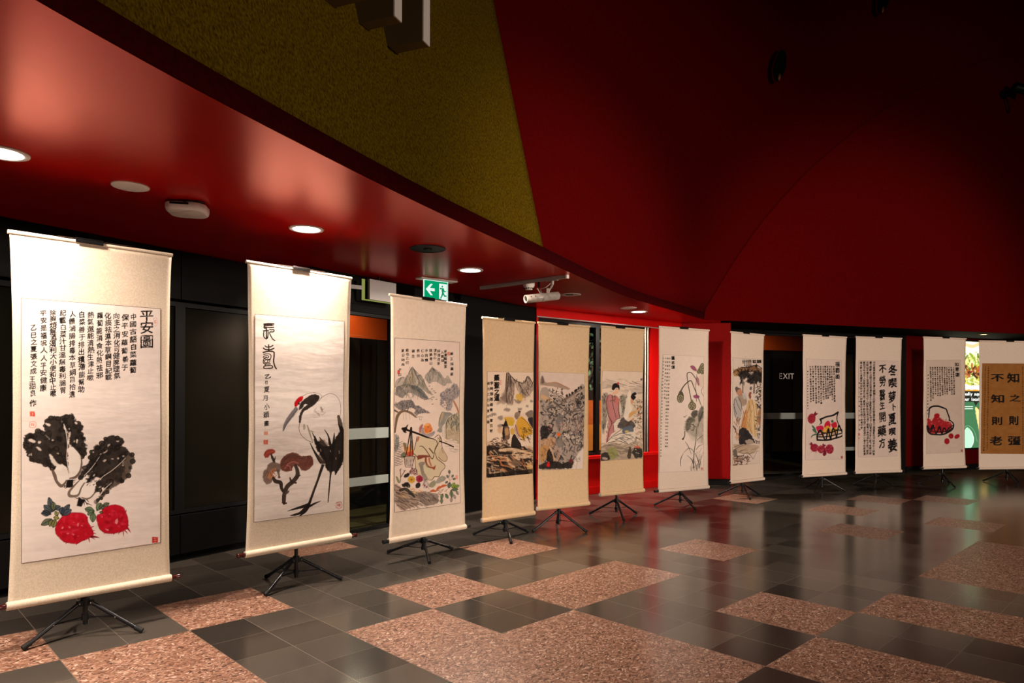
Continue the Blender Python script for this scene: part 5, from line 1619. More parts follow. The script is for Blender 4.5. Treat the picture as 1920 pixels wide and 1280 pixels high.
for x, y, l, w, an, col in ((748, 740, 50, 16, -95, (96, 112, 96)), (775, 785, 40, 14, -50, (110, 124, 104)), (735, 790, 40, 16, -130, (110, 124, 110)), (725, 840, 40, 14, 150, (104, 116, 100)), (790, 810, 40, 14, -10, (104, 116, 100)),
                            (735, 930, 80, 26, -80, (84, 100, 88)), (780, 930, 80, 28, -65, (126, 150, 60)), (800, 920, 80, 24, -20, (120, 146, 56)), (770, 950, 90, 22, -5, (86, 106, 80)), (765, 950, 100, 24, 85, (92, 112, 86)), (690, 1000, 70, 20, 62, (92, 116, 84)),
                            (655, 1000, 70, 20, 110, (104, 124, 90)), (640, 1050, 80, 18, 92, (104, 124, 84)), (830, 960, 60, 16, 60, (150, 140, 124)), (800, 1010, 60, 16, 70, (176, 160, 146)), (770, 1040, 70, 18, 95, (170, 152, 140))):
    rleaf(x, y, l, w, an, col)
s.seal(842, 785, 28, (222, 120, 110), .75, False, 50)
s.border(w=2, a=.7)
mount_art(2, s)
# ------------------------------------------------------------------ artworks 4 to 6: tan-mounted landscapes and figures
s = Sheet([(912.3, 696.6), (1000, 697.5), (1001, 887), (911.3, 895.6)], 200, 440, (222, 196, 172))
s.view(905, 690, .16393)
BK, DG, WM = (28, 22, 20), (92, 80, 72), (150, 128, 112)
s.fill('45,40 580,45 580,330 45,330', (224, 198, 178), .6, 0, 10)
s.fill('190,330 250,280 260,120 265,55 290,55 310,100 340,150 360,210 345,300 335,410 290,420 255,390', (138, 116, 102), .95, 8, 2, .25)
s.fill('330,120 400,150 440,170 470,150 515,95 545,130 578,180 578,250 500,330 440,330 400,260', (160, 138, 122), .9, 8, 2, .3)
s.dabs((250, 60, 360, 410), 60, (40, 110), (5, 14), (75, 105), [(70, 56, 50), (100, 82, 72), (190, 164, 144), (60, 48, 42)], .7, 2, '255,390 260,120 275,55 310,100 355,210 335,410')
s.dabs((330, 110, 578, 330), 70, (30, 90), (5, 12), (40, 130), [(70, 56, 50), (110, 92, 80), (200, 174, 154), (54, 44, 40)], .7, 3, '330,120 440,175 515,95 578,180 578,260 480,330 400,260')
s.stroke('265,60 255,200 262,380', 12, (60, 48, 42), .8, .2); s.stroke('290,60 340,120 420,165 470,160 515,95 570,170', 9, (54, 44, 40), .8, .15)
s.fill('370,300 420,290 460,320 440,370 390,360', (206, 158, 50), .8, 8, 4, .2); s.fill('190,330 255,230 255,390 200,400 140,410', (120, 100, 88), .7, 12, 8, .4)
s.fill('350,350 440,370 470,350 400,400', (90, 76, 70), .7, 10, 5, .3)
s.fill('45,430 200,400 400,410 575,350 575,480 480,500 350,520 220,540 60,560', (232, 210, 188), .8, 20, 12, .15)
for x, y, rx, ry in ((270, 470, 40, 18), (420, 460, 26, 14), (195, 560, 30, 24), (120, 520, 30, 16), (190, 650, 30, 20), (505, 430, 18, 14), (560, 370, 20, 12)):
    s.blot(x, y, rx, ry, 0, (110, 94, 86), .65, 10, 6)
s.fill('360,520 400,490 430,485 420,540 390,580 370,570', (120, 98, 84), .9, 6, 2, .2); s.blot(415, 490, 16, 7, 20, BK, .9, 3)
s.fill('485,515 520,490 580,490 580,670 550,640 520,560', (104, 88, 80), .92, 8, 2, .25); s.fill('520,570 580,560 580,670 545,630', (40, 34, 38), .9, 6, 2)
s.fill('390,590 440,545 500,590 560,660 570,740 500,770 480,820 420,760 385,650', (206, 148, 36), .97, 6, 1, .18)
s.fill('240,560 320,550 355,580 340,650 290,640 250,600', (206, 156, 44), .9, 10, 4, .2); s.blot(320, 620, 26, 30, 0, (196, 160, 40), .8, 6, 3); s.blot(335, 715, 26, 40, 0, (196, 150, 50), .8, 6, 3)
s.dabs((440, 660, 580, 830), 40, (20, 60), (4, 9), (0, 90), [(40, 32, 26), (70, 56, 40)], .8, 5); s.stroke('440,560 500,600 560,680', 6, (80, 60, 40), .7, .2)
s.fill('360,680 385,640 420,760 410,800 370,740', (176, 130, 120), .8, 5, 2, .3); s.stroke('372,640 400,740 430,780', 7, (60, 46, 40), .7, .2)
# pagoda hut
s.fill('225,800 222,690 240,650 290,655 300,700 298,800', (96, 66, 50), .95, 5, 1, .2); s.fill('250,690 285,680 290,750 255,760', (196, 150, 100), .8, 4); s.fill('212,632 230,640 250,600 265,595 275,625 285,650 240,660 215,655', BK, .97, 4)
s.fill('225,800 225,680 240,670 245,800', BK, .9, 4); s.blot(190, 700, 26, 40, 0, (190, 144, 110), .6, 6, 5); s.stroke('255,600 260,575', 5, BK, .9)
s.fill('320,870 330,790 360,745 400,800 440,870 440,920 380,930 330,900', (34, 26, 24), .97, 5, 1, .06)
# dark rocks below
s.fill('45,850 120,860 200,830 300,870 330,920 580,900 585,1195 40,1250', (190, 156, 124), .85, 14, 4, .2)
s.dabs((100, 790, 310, 910), 60, (14, 50), (7, 14), (-20, 40), [BK, (60, 46, 40), (110, 84, 70)], .9, 6)
s.dabs((45, 900, 580, 1240), 150, (30, 110), (12, 34), (-15, 50), [BK, (48, 38, 32), (84, 64, 50), (36, 28, 24)], .85, 7)
s.fill('50,880 180,900 190,970 100,1020 50,1000', BK, .85, 14, 2, .1); s.fill('45,1080 200,1060 300,1110 420,1140 480,1060 520,1200 40,1245', (34, 26, 22), .85, 18, 3, .15)
s.dabs((60, 940, 570, 1200), 50, (40, 120), (10, 22), (-10, 60), [(214, 174, 136), (186, 132, 90), (196, 120, 70)], .8, 8)
s.stroke('190,930 330,920 480,950 570,970', [30, 34, 26, 16], (220, 184, 148), .85, .15); s.stroke('200,965 320,965', [34, 30], (36, 28, 24), .9, .1); s.stroke('390,1000 480,1010 560,995', [30, 34, 20], (226, 190, 156), .8, .15)
s.fill('510,1110 560,1080 580,1190 540,1195', (222, 176, 110), .8, 6, 2, .2); s.blot(380, 1080, 60, 34, 10, (110, 92, 76), .8, 8, 3)
for x, y in ((70, 1165), (130, 1190), (200, 1190), (100, 1130), (370, 1180)):
    s.stroke([(x, y - 30), (x + 10, y + 30)], [12, 24], (200, 170, 140), .6, .3)
s.fill('45,1210 585,1150 585,1195 40,1250', BK, .8, 10, 3, .2)
for i, (ch, y) in enumerate((('藥', 110), ('聖', 192), ('之', 268), ('道', 335))):
    s.char(ch, 150, y, 62, 76, BK, 1, .05, -.08, 0, .3)
s.column('李時珍踏遍青山嘗百草', 92, 140, 740, 40, .9, .04, -.05, brush=.3); s.column('歲在乙巳年夏月寫', 60, 140, 640, 36, .9, .03, -.05, col=(80, 66, 58))
s.seal(194, 162, 16, (206, 120, 100), .7, False, 56)
s.border(sides='tbl')
mount_art(3, s)

s = Sheet([(1011.5, 696.6), (1096, 700.2), (1092, 878.6), (1007, 881.5)], 200, 420, (212, 188, 174))
s.view(1003, 690, .15625)
s.fill('55,190 80,85 100,150 160,180 240,170 320,200 400,240 380,260 260,230 180,215 120,210', (150, 124, 106), .9, 6, 2, .25); s.fill('65,180 85,90 105,165', (90, 80, 76), .8, 5, 3); s.stroke('150,180 240,172 320,205 380,235', 10, (166, 104, 66), .7, .25)
s.fill('60,280 160,250 330,350 440,300 590,225 590,900 540,1000 480,1060 380,1200 40,1200 40,800', (150, 134, 122), .9, 14, 4, .25)
s.dabs((160, 250, 345, 400), 90, (8, 24), (6, 14), (0, 180), [BK, (60, 50, 46), (228, 204, 188), (228, 204, 188)], .9, 2)
s.stroke('300,410 380,360 470,300 590,225', [20, 18, 14, 10], (120, 96, 80), .9, .15); s.stroke('290,400 400,330 520,240', 6, (44, 36, 32), .8, .1)
for x, y in ((370, 330), (400, 320), (435, 300), (485, 265), (515, 240), (545, 232), (550, 305), (470, 275)):
    s.blot(x, y, 12, 18, 0, (30, 25, 24), .9, 4)
s.fill('60,330 90,320 160,360 200,400 130,400 70,360', (206, 160, 116), .85, 6, 2, .25)
GREYS = [(70, 62, 60), (100, 92, 90), (44, 38, 36), (128, 118, 114), (30, 25, 24), (160, 142, 128)]
s.dabs((60, 380, 585, 800), 260, (14, 60), (8, 24), (0, 180), GREYS, .75, 3)
s.dabs((60, 780, 560, 1200), 220, (14, 70), (8, 22), (30, 150), GREYS, .75, 4, '60,780 560,780 560,960 470,1060 430,1190 45,1200')
s.stroke('210,400 280,460 330,500 420,560', [24, 24, 22, 14], (90, 78, 72), .85, .15); s.stroke('330,500 440,520 560,500', [12, 20, 12], (100, 88, 80), .8, .2); s.stroke('460,330 450,480', [18, 24], (150, 120, 100), .8, .2)
s.dabs((340, 420, 450, 500), 40, (8, 18), (6, 12), (0, 180), [(226, 204, 186), BK], .85, 5); s.dabs((190, 490, 320, 560), 36, (8, 20), (6, 12), (0, 180), [(220, 196, 176), BK], .85, 6)
s.fill('240,620 300,540 330,640 300,740 240,680', (112, 104, 102), .85, 12, 3, .2); s.dabs((270, 650, 450, 740), 60, (10, 22), (5, 10), (0, 180), [(214, 180, 160), (60, 50, 48), (180, 130, 110)], .8, 7)
s.dabs((440, 580, 580, 780), 50, (20, 60), (6, 12), (60, 120), [(110, 76, 76), (84, 62, 62), (60, 48, 48), (140, 104, 98)], .8, 8)
s.dabs((320, 780, 450, 840), 60, (6, 16), (5, 9), (0, 180), [(232, 214, 200), (232, 214, 200), (40, 32, 30)], .9, 9); s.dabs((480, 820, 550, 910), 40, (6, 16), (5, 9), (0, 180), [(226, 206, 192), (40, 32, 30)], .9, 10)
s.blot(270, 795, 20, 22, 0, (222, 96, 36), 1, 4); s.blot(285, 860, 8, 22, 0, (110, 130, 50), .8, 3)
s.fill('230,880 280,830 330,880 330,930 270,950', (120, 110, 104), .8, 8, 3, .2)
s.fill('60,700 160,700 200,740 150,800 110,860 60,830', (30, 25, 26), .9, 14, 3, .15); s.dabs((140, 690, 180, 760), 10, (20, 40), (4, 8), (20, 60), [(190, 130, 116)], .8, 11)
s.fill('60,860 200,830 230,900 180,950 100,960 60,930', (196, 146, 104), .8, 12, 3, .3); s.fill('50,940 160,950 120,1080 50,1120', (186, 130, 70), .85, 10, 3, .25); s.stroke('160,960 190,1040 220,1120', [40, 34, 20], (206, 160, 124), .85, .2); s.stroke('230,960 260,1040 240,1130', [40, 44, 20], (176, 140, 122), .8, .25)
s.fill('120,1090 150,960 200,1090 180,1150', (26, 22, 20), .9, 8, 2); s.dabs((60, 850, 260, 1140), 40, (20, 60), (4, 9), (30, 120), [(50, 38, 32), (110, 72, 50)], .8, 12)
s.fill('45,1150 200,1110 320,1140 420,1100 440,1190 40,1205', (30, 25, 23), .9, 14, 3, .1); s.blot(140, 1160, 22, 24, 0, (206, 24, 30), 1, 4); s.blot(145, 1130, 14, 12, 0, (190, 40, 40), .9, 3); s.blot(415, 1110, 26, 26, 0, (110, 44, 46), .8, 5)
s.fill('470,1080 560,960 585,1000 578,1200 440,1205', (214, 196, 184), .95, 10, 6); s.dabs((470, 1070, 540, 1120), 18, (14, 34), (4, 7), (20, 80), [(120, 110, 108)], .8, 13); s.stroke('500,1110 480,1200', 4, (120, 108, 104), .7)
s.dabs((480, 320, 585, 440), 40, (20, 50), (8, 18), (30, 150), [BK, (70, 60, 56)], .8, 14)
s.border(w=1)
mount_art(4, s)

s = Sheet([(1129.2, 695), (1204.8, 697), (1204.3, 859), (1123.5, 864)], 190, 400, (222, 198, 178))
s.view(1118, 690, .14072)
s.fill('80,180 180,150 250,190 330,280 450,260 610,210 610,320 440,330 330,300 200,260 80,240', (176, 158, 144), .6, 14, 10, .4); s.dabs((80, 150, 610, 320), 22, (60, 140), (5, 12), (-10, 25), [(130, 116, 106), (100, 88, 82), (160, 144, 130)], .55, 2); s.blot(600, 145, 18, 14, -30, (90, 80, 78), .8, 5, 3); s.stroke('470,170 530,195 600,205', [8, 12, 4], (90, 78, 72), .7, .2)
s.fill('75,380 150,320 160,480 120,700 70,840', (110, 100, 92), .8, 12, 5, .4); s.fill('300,380 380,350 420,560 300,620', (110, 104, 92), .75, 14, 5, .4)
s.dabs((75, 340, 150, 840), 40, (20, 70), (8, 16), (60, 120), [(60, 54, 50), (90, 82, 76), (140, 130, 116)], .7, 3); s.dabs((300, 350, 400, 600), 40, (14, 40), (7, 14), (0, 180), [(50, 46, 42), (120, 112, 90), (90, 90, 76)], .7, 4)
# standing woman
PK = (182, 112, 112)
s.fill('120,400 150,350 180,330 210,350 270,360 300,430 290,560 310,700 240,820 180,870 130,970 110,960 150,720 140,560', PK, .95, 6, 1, .12); s.fill('210,390 260,360 300,430 270,480', (196, 112, 104), .8, 4, 2)
s.fill('290,420 320,500 320,600 300,590', (214, 200, 186), .9, 4); s.fill('220,820 215,720 260,660 330,640 330,700 280,780', (222, 204, 188), .95, 5)
for p in ('150,350 125,450 150,600 190,720 160,800 130,960', '200,360 210,480 230,560 250,640', '290,430 280,540 300,640', '190,720 230,700 260,660 330,640', '220,820 215,740', '150,620 200,700'):
    s.stroke(p, 7, (60, 40, 38), .8, .15)
s.dabs((180, 340, 250, 440), 24, (12, 34), (5, 10), (0, 180), [(60, 52, 48), (120, 110, 96)], .7, 5)
s.fill('235,300 250,260 285,265 285,310 260,330 210,345 200,320', (222, 176, 146), .97, 3); s.fill('200,270 210,220 240,195 280,200 300,240 295,280 280,250 245,255 225,280', (26, 22, 22), .97, 4); s.fill('268,200 285,175 292,200 280,215', (190, 50, 40), .95, 3); s.stroke('255,268 275,268', 4, (60, 40, 36), .8)
# kneeling figure
s.fill('440,420 450,360 490,380 480,440 455,460', (206, 150, 116), .95, 4); s.fill('450,370 470,325 510,310 530,330 500,350 520,370 490,410 465,395', (26, 22, 22), .97, 4)
s.fill('350,640 380,440 420,290 450,300 440,460 460,540 400,650', (232, 214, 196), .95, 8, 2, .12); s.fill('420,620 440,570 560,500 590,470 590,520 500,590 430,640', (206, 154, 98), .95, 4); s.fill('470,560 500,420 590,400 560,500', (206, 186, 160), .9, 6, 1, .2)
s.fill('360,760 440,680 490,640 500,660 440,710 380,770', (196, 136, 100), .95, 4); s.fill('490,620 520,610 540,760 510,740', (222, 206, 190), .9, 5)
s.dabs((480, 400, 600, 560), 30, (14, 40), (4, 8), (30, 130), [(70, 56, 48), (222, 206, 186)], .8, 6)
s.fill('270,760 330,640 400,690 470,680 510,760 420,790 330,790', (40, 36, 36), .85, 12, 2, .2); s.fill('320,860 330,780 460,750 480,830 400,850', (92, 100, 112), .95, 5); s.blot(390, 825, 30, 14, -8, (206, 176, 96), .95, 4)
s.fill('130,960 200,880 320,790 340,850 460,830 540,890 530,980 400,1000 280,950 140,975', (222, 204, 186), .96, 6, 1, .1)
for p in ('130,965 210,880 320,795', '140,978 280,955 400,1000 450,980', '220,890 330,850 480,900', '240,940 350,900 420,920', '300,920 400,990'):
    s.stroke(p, 7, (50, 42, 40), .85, .15)
s.dabs((220, 860, 540, 980), 18, (40, 90), (9, 18), (-25, 25), [(140, 128, 120), (110, 100, 94)], .6, 7)
# rocks and flowers
s.fill('60,1040 180,980 400,1000 500,960 605,1000 605,1200 45,1230', (160, 140, 120), .85, 14, 5, .3); s.dabs((60, 990, 440, 1190), 60, (50, 120), (10, 24), (-15, 25), [(110, 96, 86), (140, 122, 106), (176, 154, 132), (84, 72, 66)], .55, 8)
s.fill('130,1080 190,1040 240,1060 260,1150 190,1220 130,1180', (140, 140, 84), .8, 12, 5, .3); s.dabs((130, 1050, 270, 1200), 40, (30, 70), (3, 7), (30, 80), [(110, 116, 60), (160, 160, 96)], .8, 9)
s.fill('45,1140 120,1110 160,1190 150,1225 45,1235', (44, 36, 36), .92, 8, 2, .15); s.blot(95, 1200, 40, 20, 10, (196, 170, 156), .8, 6); s.fill('395,1140 430,1030 450,1080 440,1190 400,1190', (56, 44, 38), .9, 6, 2, .2)
s.dabs((500, 560, 608, 960), 110, (14, 36), (7, 15), (0, 180), [(60, 50, 46), (222, 202, 184), (150, 120, 90), (100, 92, 76), (180, 150, 120)], .8, 10); s.dabs((540, 420, 608, 620), 30, (14, 34), (8, 14), (0, 180), [(50, 46, 44), (90, 92, 76), (170, 60, 60)], .75, 13)
s.fill('470,1080 560,1050 608,1080 608,1170 500,1190', (32, 30, 28), .9, 14, 2, .15); s.dabs((455, 1000, 560, 1130), 24, (14, 34), (7, 12), (0, 180), [(226, 206, 188), (50, 42, 40)], .85, 11); s.dabs((500, 1025, 560, 1055), 12, (12, 26), (8, 13), (0, 180), [(206, 60, 40), (220, 90, 60)], .95, 12)
s.border(sides='tbl')
mount_art(5, s)

# ------------------------------------------------------------------ artwork 7: lotus pods
s = Sheet([(1242, 664.2), (1318.5, 668.4), (1318.5, 881.7), (1234.8, 885.6)], 190, 520, (226, 206, 194))
s.view(1232, 660, .17969)
s.column('蓮花頌', 155, 38, 172, 36, .95, .05, -.06, brush=.3)
POEM = '水陸草木之花可愛者甚蕃予獨愛蓮之出淤泥而不染濯清漣而不妖中通外直不蔓不枝香遠益清亭亭淨植'
s.column(POEM[:26], 124, 46, 980, 18, 1.0, .0, col=(58, 48, 44), x1=98); s.column(POEM[8:34], 104, 46, 980, 18, 1.0, .0, col=(58, 48, 44), x1=84); s.column(POEM[20:32], 84, 46, 470, 17, 1.0, .0, col=(58, 48, 44), x1=76); s.column(POEM[4:36], 64, 46, 1085, 15, 1.0, .0, col=(66, 56, 52), x1=34)
VG = (90, 84, 66)


def pod(x, y, rx, ry, an):
    s.blot(x, y, rx, ry, an, (150, 140, 112), .97, 3); t = np.linspace(0, 2 * PI, 16); c, q = math.cos(math.radians(an)), math.sin(math.radians(an))
    s.stroke(np.c_[x + rx * np.cos(t) * c - ry * np.sin(t) * q, y + rx * np.cos(t) * q + ry * np.sin(t) * c], 6, (48, 44, 34), .9)
    for dx, dy in ((-.4, -.3), (.1, -.5), (.45, -.1), (-.1, 0), (-.4, .3), (.2, .4), (.0, .65)):
        s.blot(x + dx * rx, y + dy * ry, 5, 6, 0, (44, 40, 34), .9)


s.stroke('415,720 405,800 398,900 378,1030 368,1200', [7, 8, 8, 9, 10], (70, 64, 54), .85, .1); s.stroke('404,490 404,420 396,350 405,220', 6, VG, .85, .1)
s.stroke('350,480 330,380 310,280 306,210 350,206 400,270 430,320', [9, 9, 8, 9, 9, 8, 5], (66, 60, 48), .9, .1)
s.stroke('235,400 260,350 300,305 345,282 375,340 400,400 430,470 455,535', [14, 12, 11, 10, 9, 8, 8, 6], (70, 62, 50), .9, .1)
s.stroke('480,440 455,390 475,340', 5, VG, .8)
s.fill('220,400 240,380 262,400 268,440 205,450', (84, 78, 58), .95, 4, 1, .15); pod(236, 458, 32, 42, 10)
s.fill('340,490 362,470 378,505 390,520 330,520', (110, 104, 76), .95, 4, 1, .15); pod(360, 537, 38, 38, 0)
s.fill('405,195 430,150 450,130 460,190 430,215', (110, 106, 76), .95, 4, 1, .15); pod(462, 165, 24, 52, 0)
PU = (142, 72, 96)
s.fill('335,138 370,135 400,165 402,188 375,182 350,165', PU, .95, 2, mottle=.15); s.fill('405,240 428,270 434,330 415,320 402,280', (150, 96, 104), .9, 3, mottle=.2); s.fill('370,432 405,422 438,440 410,460 380,452', (140, 64, 104), .95, 2, mottle=.15)
s.fill('430,240 478,230 478,350 440,330', (200, 176, 158), .5, 8, 6)
s.fill('280,770 300,690 350,650 385,590 420,580 440,620 478,545 480,800 470,930 430,860 380,860 320,810', (120, 114, 100), .6, 16, 8, .35); s.fill('345,610 385,580 415,590 405,640 365,650', (70, 66, 58), .85, 8, 3, .2)
s.fill('290,760 310,670 360,650 385,670 340,730 320,800', (76, 72, 60), .8, 12, 4, .3); s.fill('420,620 450,550 480,545 470,650 430,700', (72, 70, 62), .85, 10, 4, .25); s.fill('310,800 380,830 470,900 440,930 350,880', (160, 150, 136), .5, 16, 12, .4)
s.dabs((280, 640, 390, 800), 40, (10, 24), (6, 12), (0, 180), [(50, 48, 40), (90, 88, 70)], .7, 3)
s.stroke('285,800 280,850 262,885', [10, 9, 13], (60, 52, 46), .85, .1); s.blot(262, 884, 10, 8, 0, (50, 42, 38), .9)
for p, w in (('288,912 320,970 350,1050', [4, 7, 3]), ('235,1180 238,1100 265,1035', [5, 8, 3]), ('270,1030 320,985 360,1000 378,1040', [3, 6, 6, 4]), ('400,1000 430,960 480,940', [5, 6, 2]), ('305,1060 350,1110 370,1160', [3, 7, 5]), ('390,1040 420,1120 435,1215', [5, 9, 5]), ('410,900 440,870 480,840', [4, 6, 3]), ('470,600 440,680 420,760', [10, 10, 5])):
    s.stroke(p, w, (70, 62, 56), .85, .1)
s.dabs((330, 1110, 450, 1220), 22, (30, 80), (4, 9), (75, 110), [(80, 72, 64), (110, 100, 92), (60, 54, 48)], .75, 5); s.dabs((400, 1000, 470, 1100), 12, (30, 60), (5, 9), (100, 130), [(150, 138, 126)], .6, 6)
s.seal(459, 1211, 22, (186, 84, 68), .85, False, 26)
s.border(w=1)
mount_art(6, s)

# ------------------------------------------------------------------ artwork 8: figures under a thatched roof
s = Sheet([(1373, 670), (1428.3, 673.6), (1422.8, 868), (1372, 872.8)], 150, 500, (216, 196, 184))
s.view(1366, 664, .1688)
for x, ch in ((345, '藥'), (320, '聖'), (293, '之'), (270, '道')):
    s.char(ch, x, 84, 26, 40, BK, 1, .07, 0, 0, .2)
for x, n in ((240, 8), (224, 8), (208, 8), (190, 7), (172, 6), (154, 4)):
    s.column(POEM[:n], x, 62, 62 + n * 13, 14, 1, .05)
s.fill('45,210 70,180 130,155 200,150 300,125 310,150 372,180 372,250 280,220 200,205 120,250 60,260', (120, 84, 56), .97, 6, 1, .2); s.fill('285,150 300,112 312,150', (36, 28, 26), .97, 3); s.stroke('130,155 210,152 300,130 370,172', 9, (40, 30, 26), .9, .1)
s.fill('45,235 75,205 100,250 80,262', (196, 150, 100), .8, 4); s.dabs((50, 170, 370, 250), 60, (16, 50), (5, 11), (20, 60), [(60, 44, 34), (160, 116, 76), (90, 64, 46), (36, 28, 26)], .8, 2)
s.fill('110,260 130,200 200,195 240,250 280,200 372,240 372,330 320,320 280,350 210,330 200,270 140,300', (30, 26, 24), .93, 14, 2, .12); s.dabs((100, 190, 370, 350), 50, (16, 40), (10, 20), (40, 140), [(24, 20, 20), (54, 46, 42), (44, 36, 32)], .8, 3)
s.stroke('150,270 150,450', [12, 14], (110, 96, 88), .9, .1); s.stroke('275,320 272,450', [14, 18], (100, 86, 78), .9, .15); s.stroke('250,345 320,350', 6, (140, 120, 110), .7)
s.dabs((290, 340, 365, 640), 90, (10, 34), (8, 16), (0, 180), [(28, 24, 24), (60, 52, 48), (216, 198, 186), (40, 34, 32)], .85, 4); s.blot(238, 400, 14, 20, 0, (80, 74, 70), .8, 5)
# left figure
s.fill('50,560 70,500 100,490 135,560 140,640 120,730 60,720', (176, 168, 166), .95, 6, 1, .12); s.fill('80,450 90,410 120,400 140,430 145,470 110,490', (190, 132, 104), .97, 3); s.fill('66,410 80,380 100,395 125,405 95,420 85,450', (90, 82, 78), .95, 4)
s.fill('100,490 150,470 190,500 190,580 150,600 120,560', (160, 134, 116), .9, 8, 1, .25); s.fill('150,460 180,455 195,510 160,520', (190, 190, 184), .8, 5)
for p in ('60,520 55,620 70,720', '70,520 100,600 130,660', '100,500 130,560 140,640', '50,580 80,690'):
    s.stroke(p, 5, (54, 46, 44), .8, .15)
# right figure
OR = (212, 170, 118)
s.fill('180,640 215,540 250,520 290,560 310,650 310,900 290,940 250,900 200,860 160,840', OR, .96, 6, 1, .1); s.fill('215,480 225,445 245,450 245,500 225,520', (140, 70, 56), .97, 3); s.fill('240,460 275,490 270,540 245,520', (222, 206, 192), .9, 5); s.fill('130,820 160,700 190,640 200,700 190,830 160,845', (196, 132, 80), .9, 6, 1, .2)
s.fill('255,560 295,580 305,900 280,930 250,800', (226, 196, 150), .85, 6, 2, .15)
for p in ('215,540 230,660 225,800 250,900', '250,530 270,640 275,780 290,930', '290,570 300,700 310,840', '180,650 160,740 140,830', '200,680 220,600'):
    s.stroke(p, 5, (110, 66, 40), .75, .15)
s.dabs((120, 640, 250, 860), 20, (30, 80), (5, 10), (70, 110), [(176, 110, 60), (226, 190, 140), (120, 76, 52)], .6, 5)
s.fill('110,990 115,870 160,840 210,870 270,960 280,1000 180,1015 130,1015', (36, 32, 34), .95, 8, 2, .1); s.fill('180,980 240,960 270,1000 200,1010', (200, 178, 160), .8, 6, 2); s.dabs((60, 730, 120, 960), 30, (16, 50), (7, 14), (50, 130), [(40, 34, 32), (150, 84, 54), (100, 60, 50), (200, 140, 100)], .75, 6)
s.fill('320,650 360,640 350,830 310,760', (150, 96, 58), .85, 8, 2, .25); s.dabs((290, 700, 350, 1010), 50, (14, 40), (7, 13), (0, 180), [(60, 50, 48), (100, 88, 84), (30, 26, 26), (200, 180, 166)], .75, 7)
s.fill('50,1020 130,1015 290,1020 330,1040 260,1110 170,1110 90,1080', (176, 150, 126), .9, 6, 2, .2); s.dabs((60, 1020, 320, 1100), 30, (50, 110), (4, 8), (-25, -5), [(110, 90, 76), (200, 176, 152)], .6, 8); s.stroke('90,1090 160,1110 210,1105 265,1165', 5, (60, 52, 48), .85); s.stroke('265,1165 310,1080', 4, (90, 80, 74), .7)
s.dabs((55, 1130, 215, 1230), 60, (14, 44), (8, 15), (0, 180), [(110, 76, 62), (150, 110, 90), (80, 58, 50), (60, 48, 44)], .85, 9); s.blot(65, 1105, 22, 40, 0, (96, 84, 74), .85, 8, 3)
s.border(w=1)
mount_art(7, s)

# ------------------------------------------------------------------ artwork 9: pomegranate basket
s = Sheet([(1511.4, 672), (1577, 675), (1579.4, 860.8), (1509.5, 862.3)], 175, 470, (216, 194, 184))
s.view(1505, 665, .16)
for ch, y, h in (('福', 108, 58), ('壽', 178, 66), ('圖', 246, 54)):
    s.char(ch, 402, y, 56, h, BK, 1, .03, 0, 0, .2)
xs = (358, 330, 305, 280, 255, 230, 203, 175, 145, 114, 86)
ys = (535, 516, 468, 500, 505, 516, 560, 545, 555, 530, 540)
for i, (x, y) in enumerate(zip(xs, ys)):
    s.column((POEM * 2)[i * 3:i * 3 + int((y - 122) / 27)], x, 122, y, 25, .95, .02, x1=x + (8 if x > 250 else 6), brush=.2)
s.column('歲在乙巳年夏月張文成王甜良作', 56, 172, 625, 14, 1, .04)
CR = (142, 22, 44)


def pom(x, y, rx, ry, an, crown, col=CR):
    c, q = math.cos(math.radians(crown)), math.sin(math.radians(crown)); R = max(rx, ry)
    s.fill([(x + R * .8 * c - 12 * q, y + R * .8 * q + 12 * c), (x + R * 1.6 * c - 20 * q, y + R * 1.6 * q + 20 * c), (x + R * 1.45 * c, y + R * 1.45 * q), (x + R * 1.6 * c + 20 * q, y + R * 1.6 * q - 20 * c), (x + R * .8 * c + 12 * q, y + R * .8 * q - 12 * c)], (110, 26, 40), .97, 3, curve=False)
    s.blot(x, y, rx, ry, an, col, .97, 4, mottle=.08)
    r = random.Random(int(x)); 
    for _ in range(12): s.blot(x + r.uniform(-.6, .6) * rx, y + r.uniform(-.6, .6) * ry, 9, 6, r.uniform(0, 180), r.choice([(120, 16, 36), (176, 60, 76), (160, 40, 60)]), .6, 2, 1)


pom(98, 728, 44, 58, 10, -52, (150, 30, 46)); pom(132, 1078, 46, 48, 0, -130); pom(210, 1098, 46, 46, 0, -60); pom(305, 1095, 48, 56, 0, 150); s.fill('225,1150 250,1135 270,1140 255,1175 235,1178', (110, 26, 40), .97, 3)
s.dabs((90, 1040, 340, 1140), 50, (8, 18), (5, 9), (0, 180), [(206, 120, 130), (184, 80, 96)], .7, 3)
for p in ('100,805 125,820 150,870 120,850', '105,850 140,860 160,900 130,890', '95,960 105,925 150,905 160,920 120,930'):
    s.fill(p, (54, 92, 70), .97, 3, mottle=.1); 
s.fill('318,760 335,742 350,765 330,775', (54, 92, 70), .97, 3)
s.fill('150,830 180,815 225,815 235,870 180,900', (196, 30, 70), .97, 4); s.fill('240,830 250,785 275,755 300,760 312,810 280,850', (196, 26, 50), .97, 4); s.fill('320,800 345,775 380,770 392,820 350,850', (196, 30, 50), .97, 4); s.fill('235,850 280,810 320,850 380,830 395,890 240,900', (222, 168, 50), .95, 6, mottle=.1)
s.dabs((170, 860, 390, 950), 60, (12, 26), (8, 14), (0, 180), [(206, 120, 60), (120, 116, 140), (226, 180, 90), (180, 90, 90)], .8, 4)
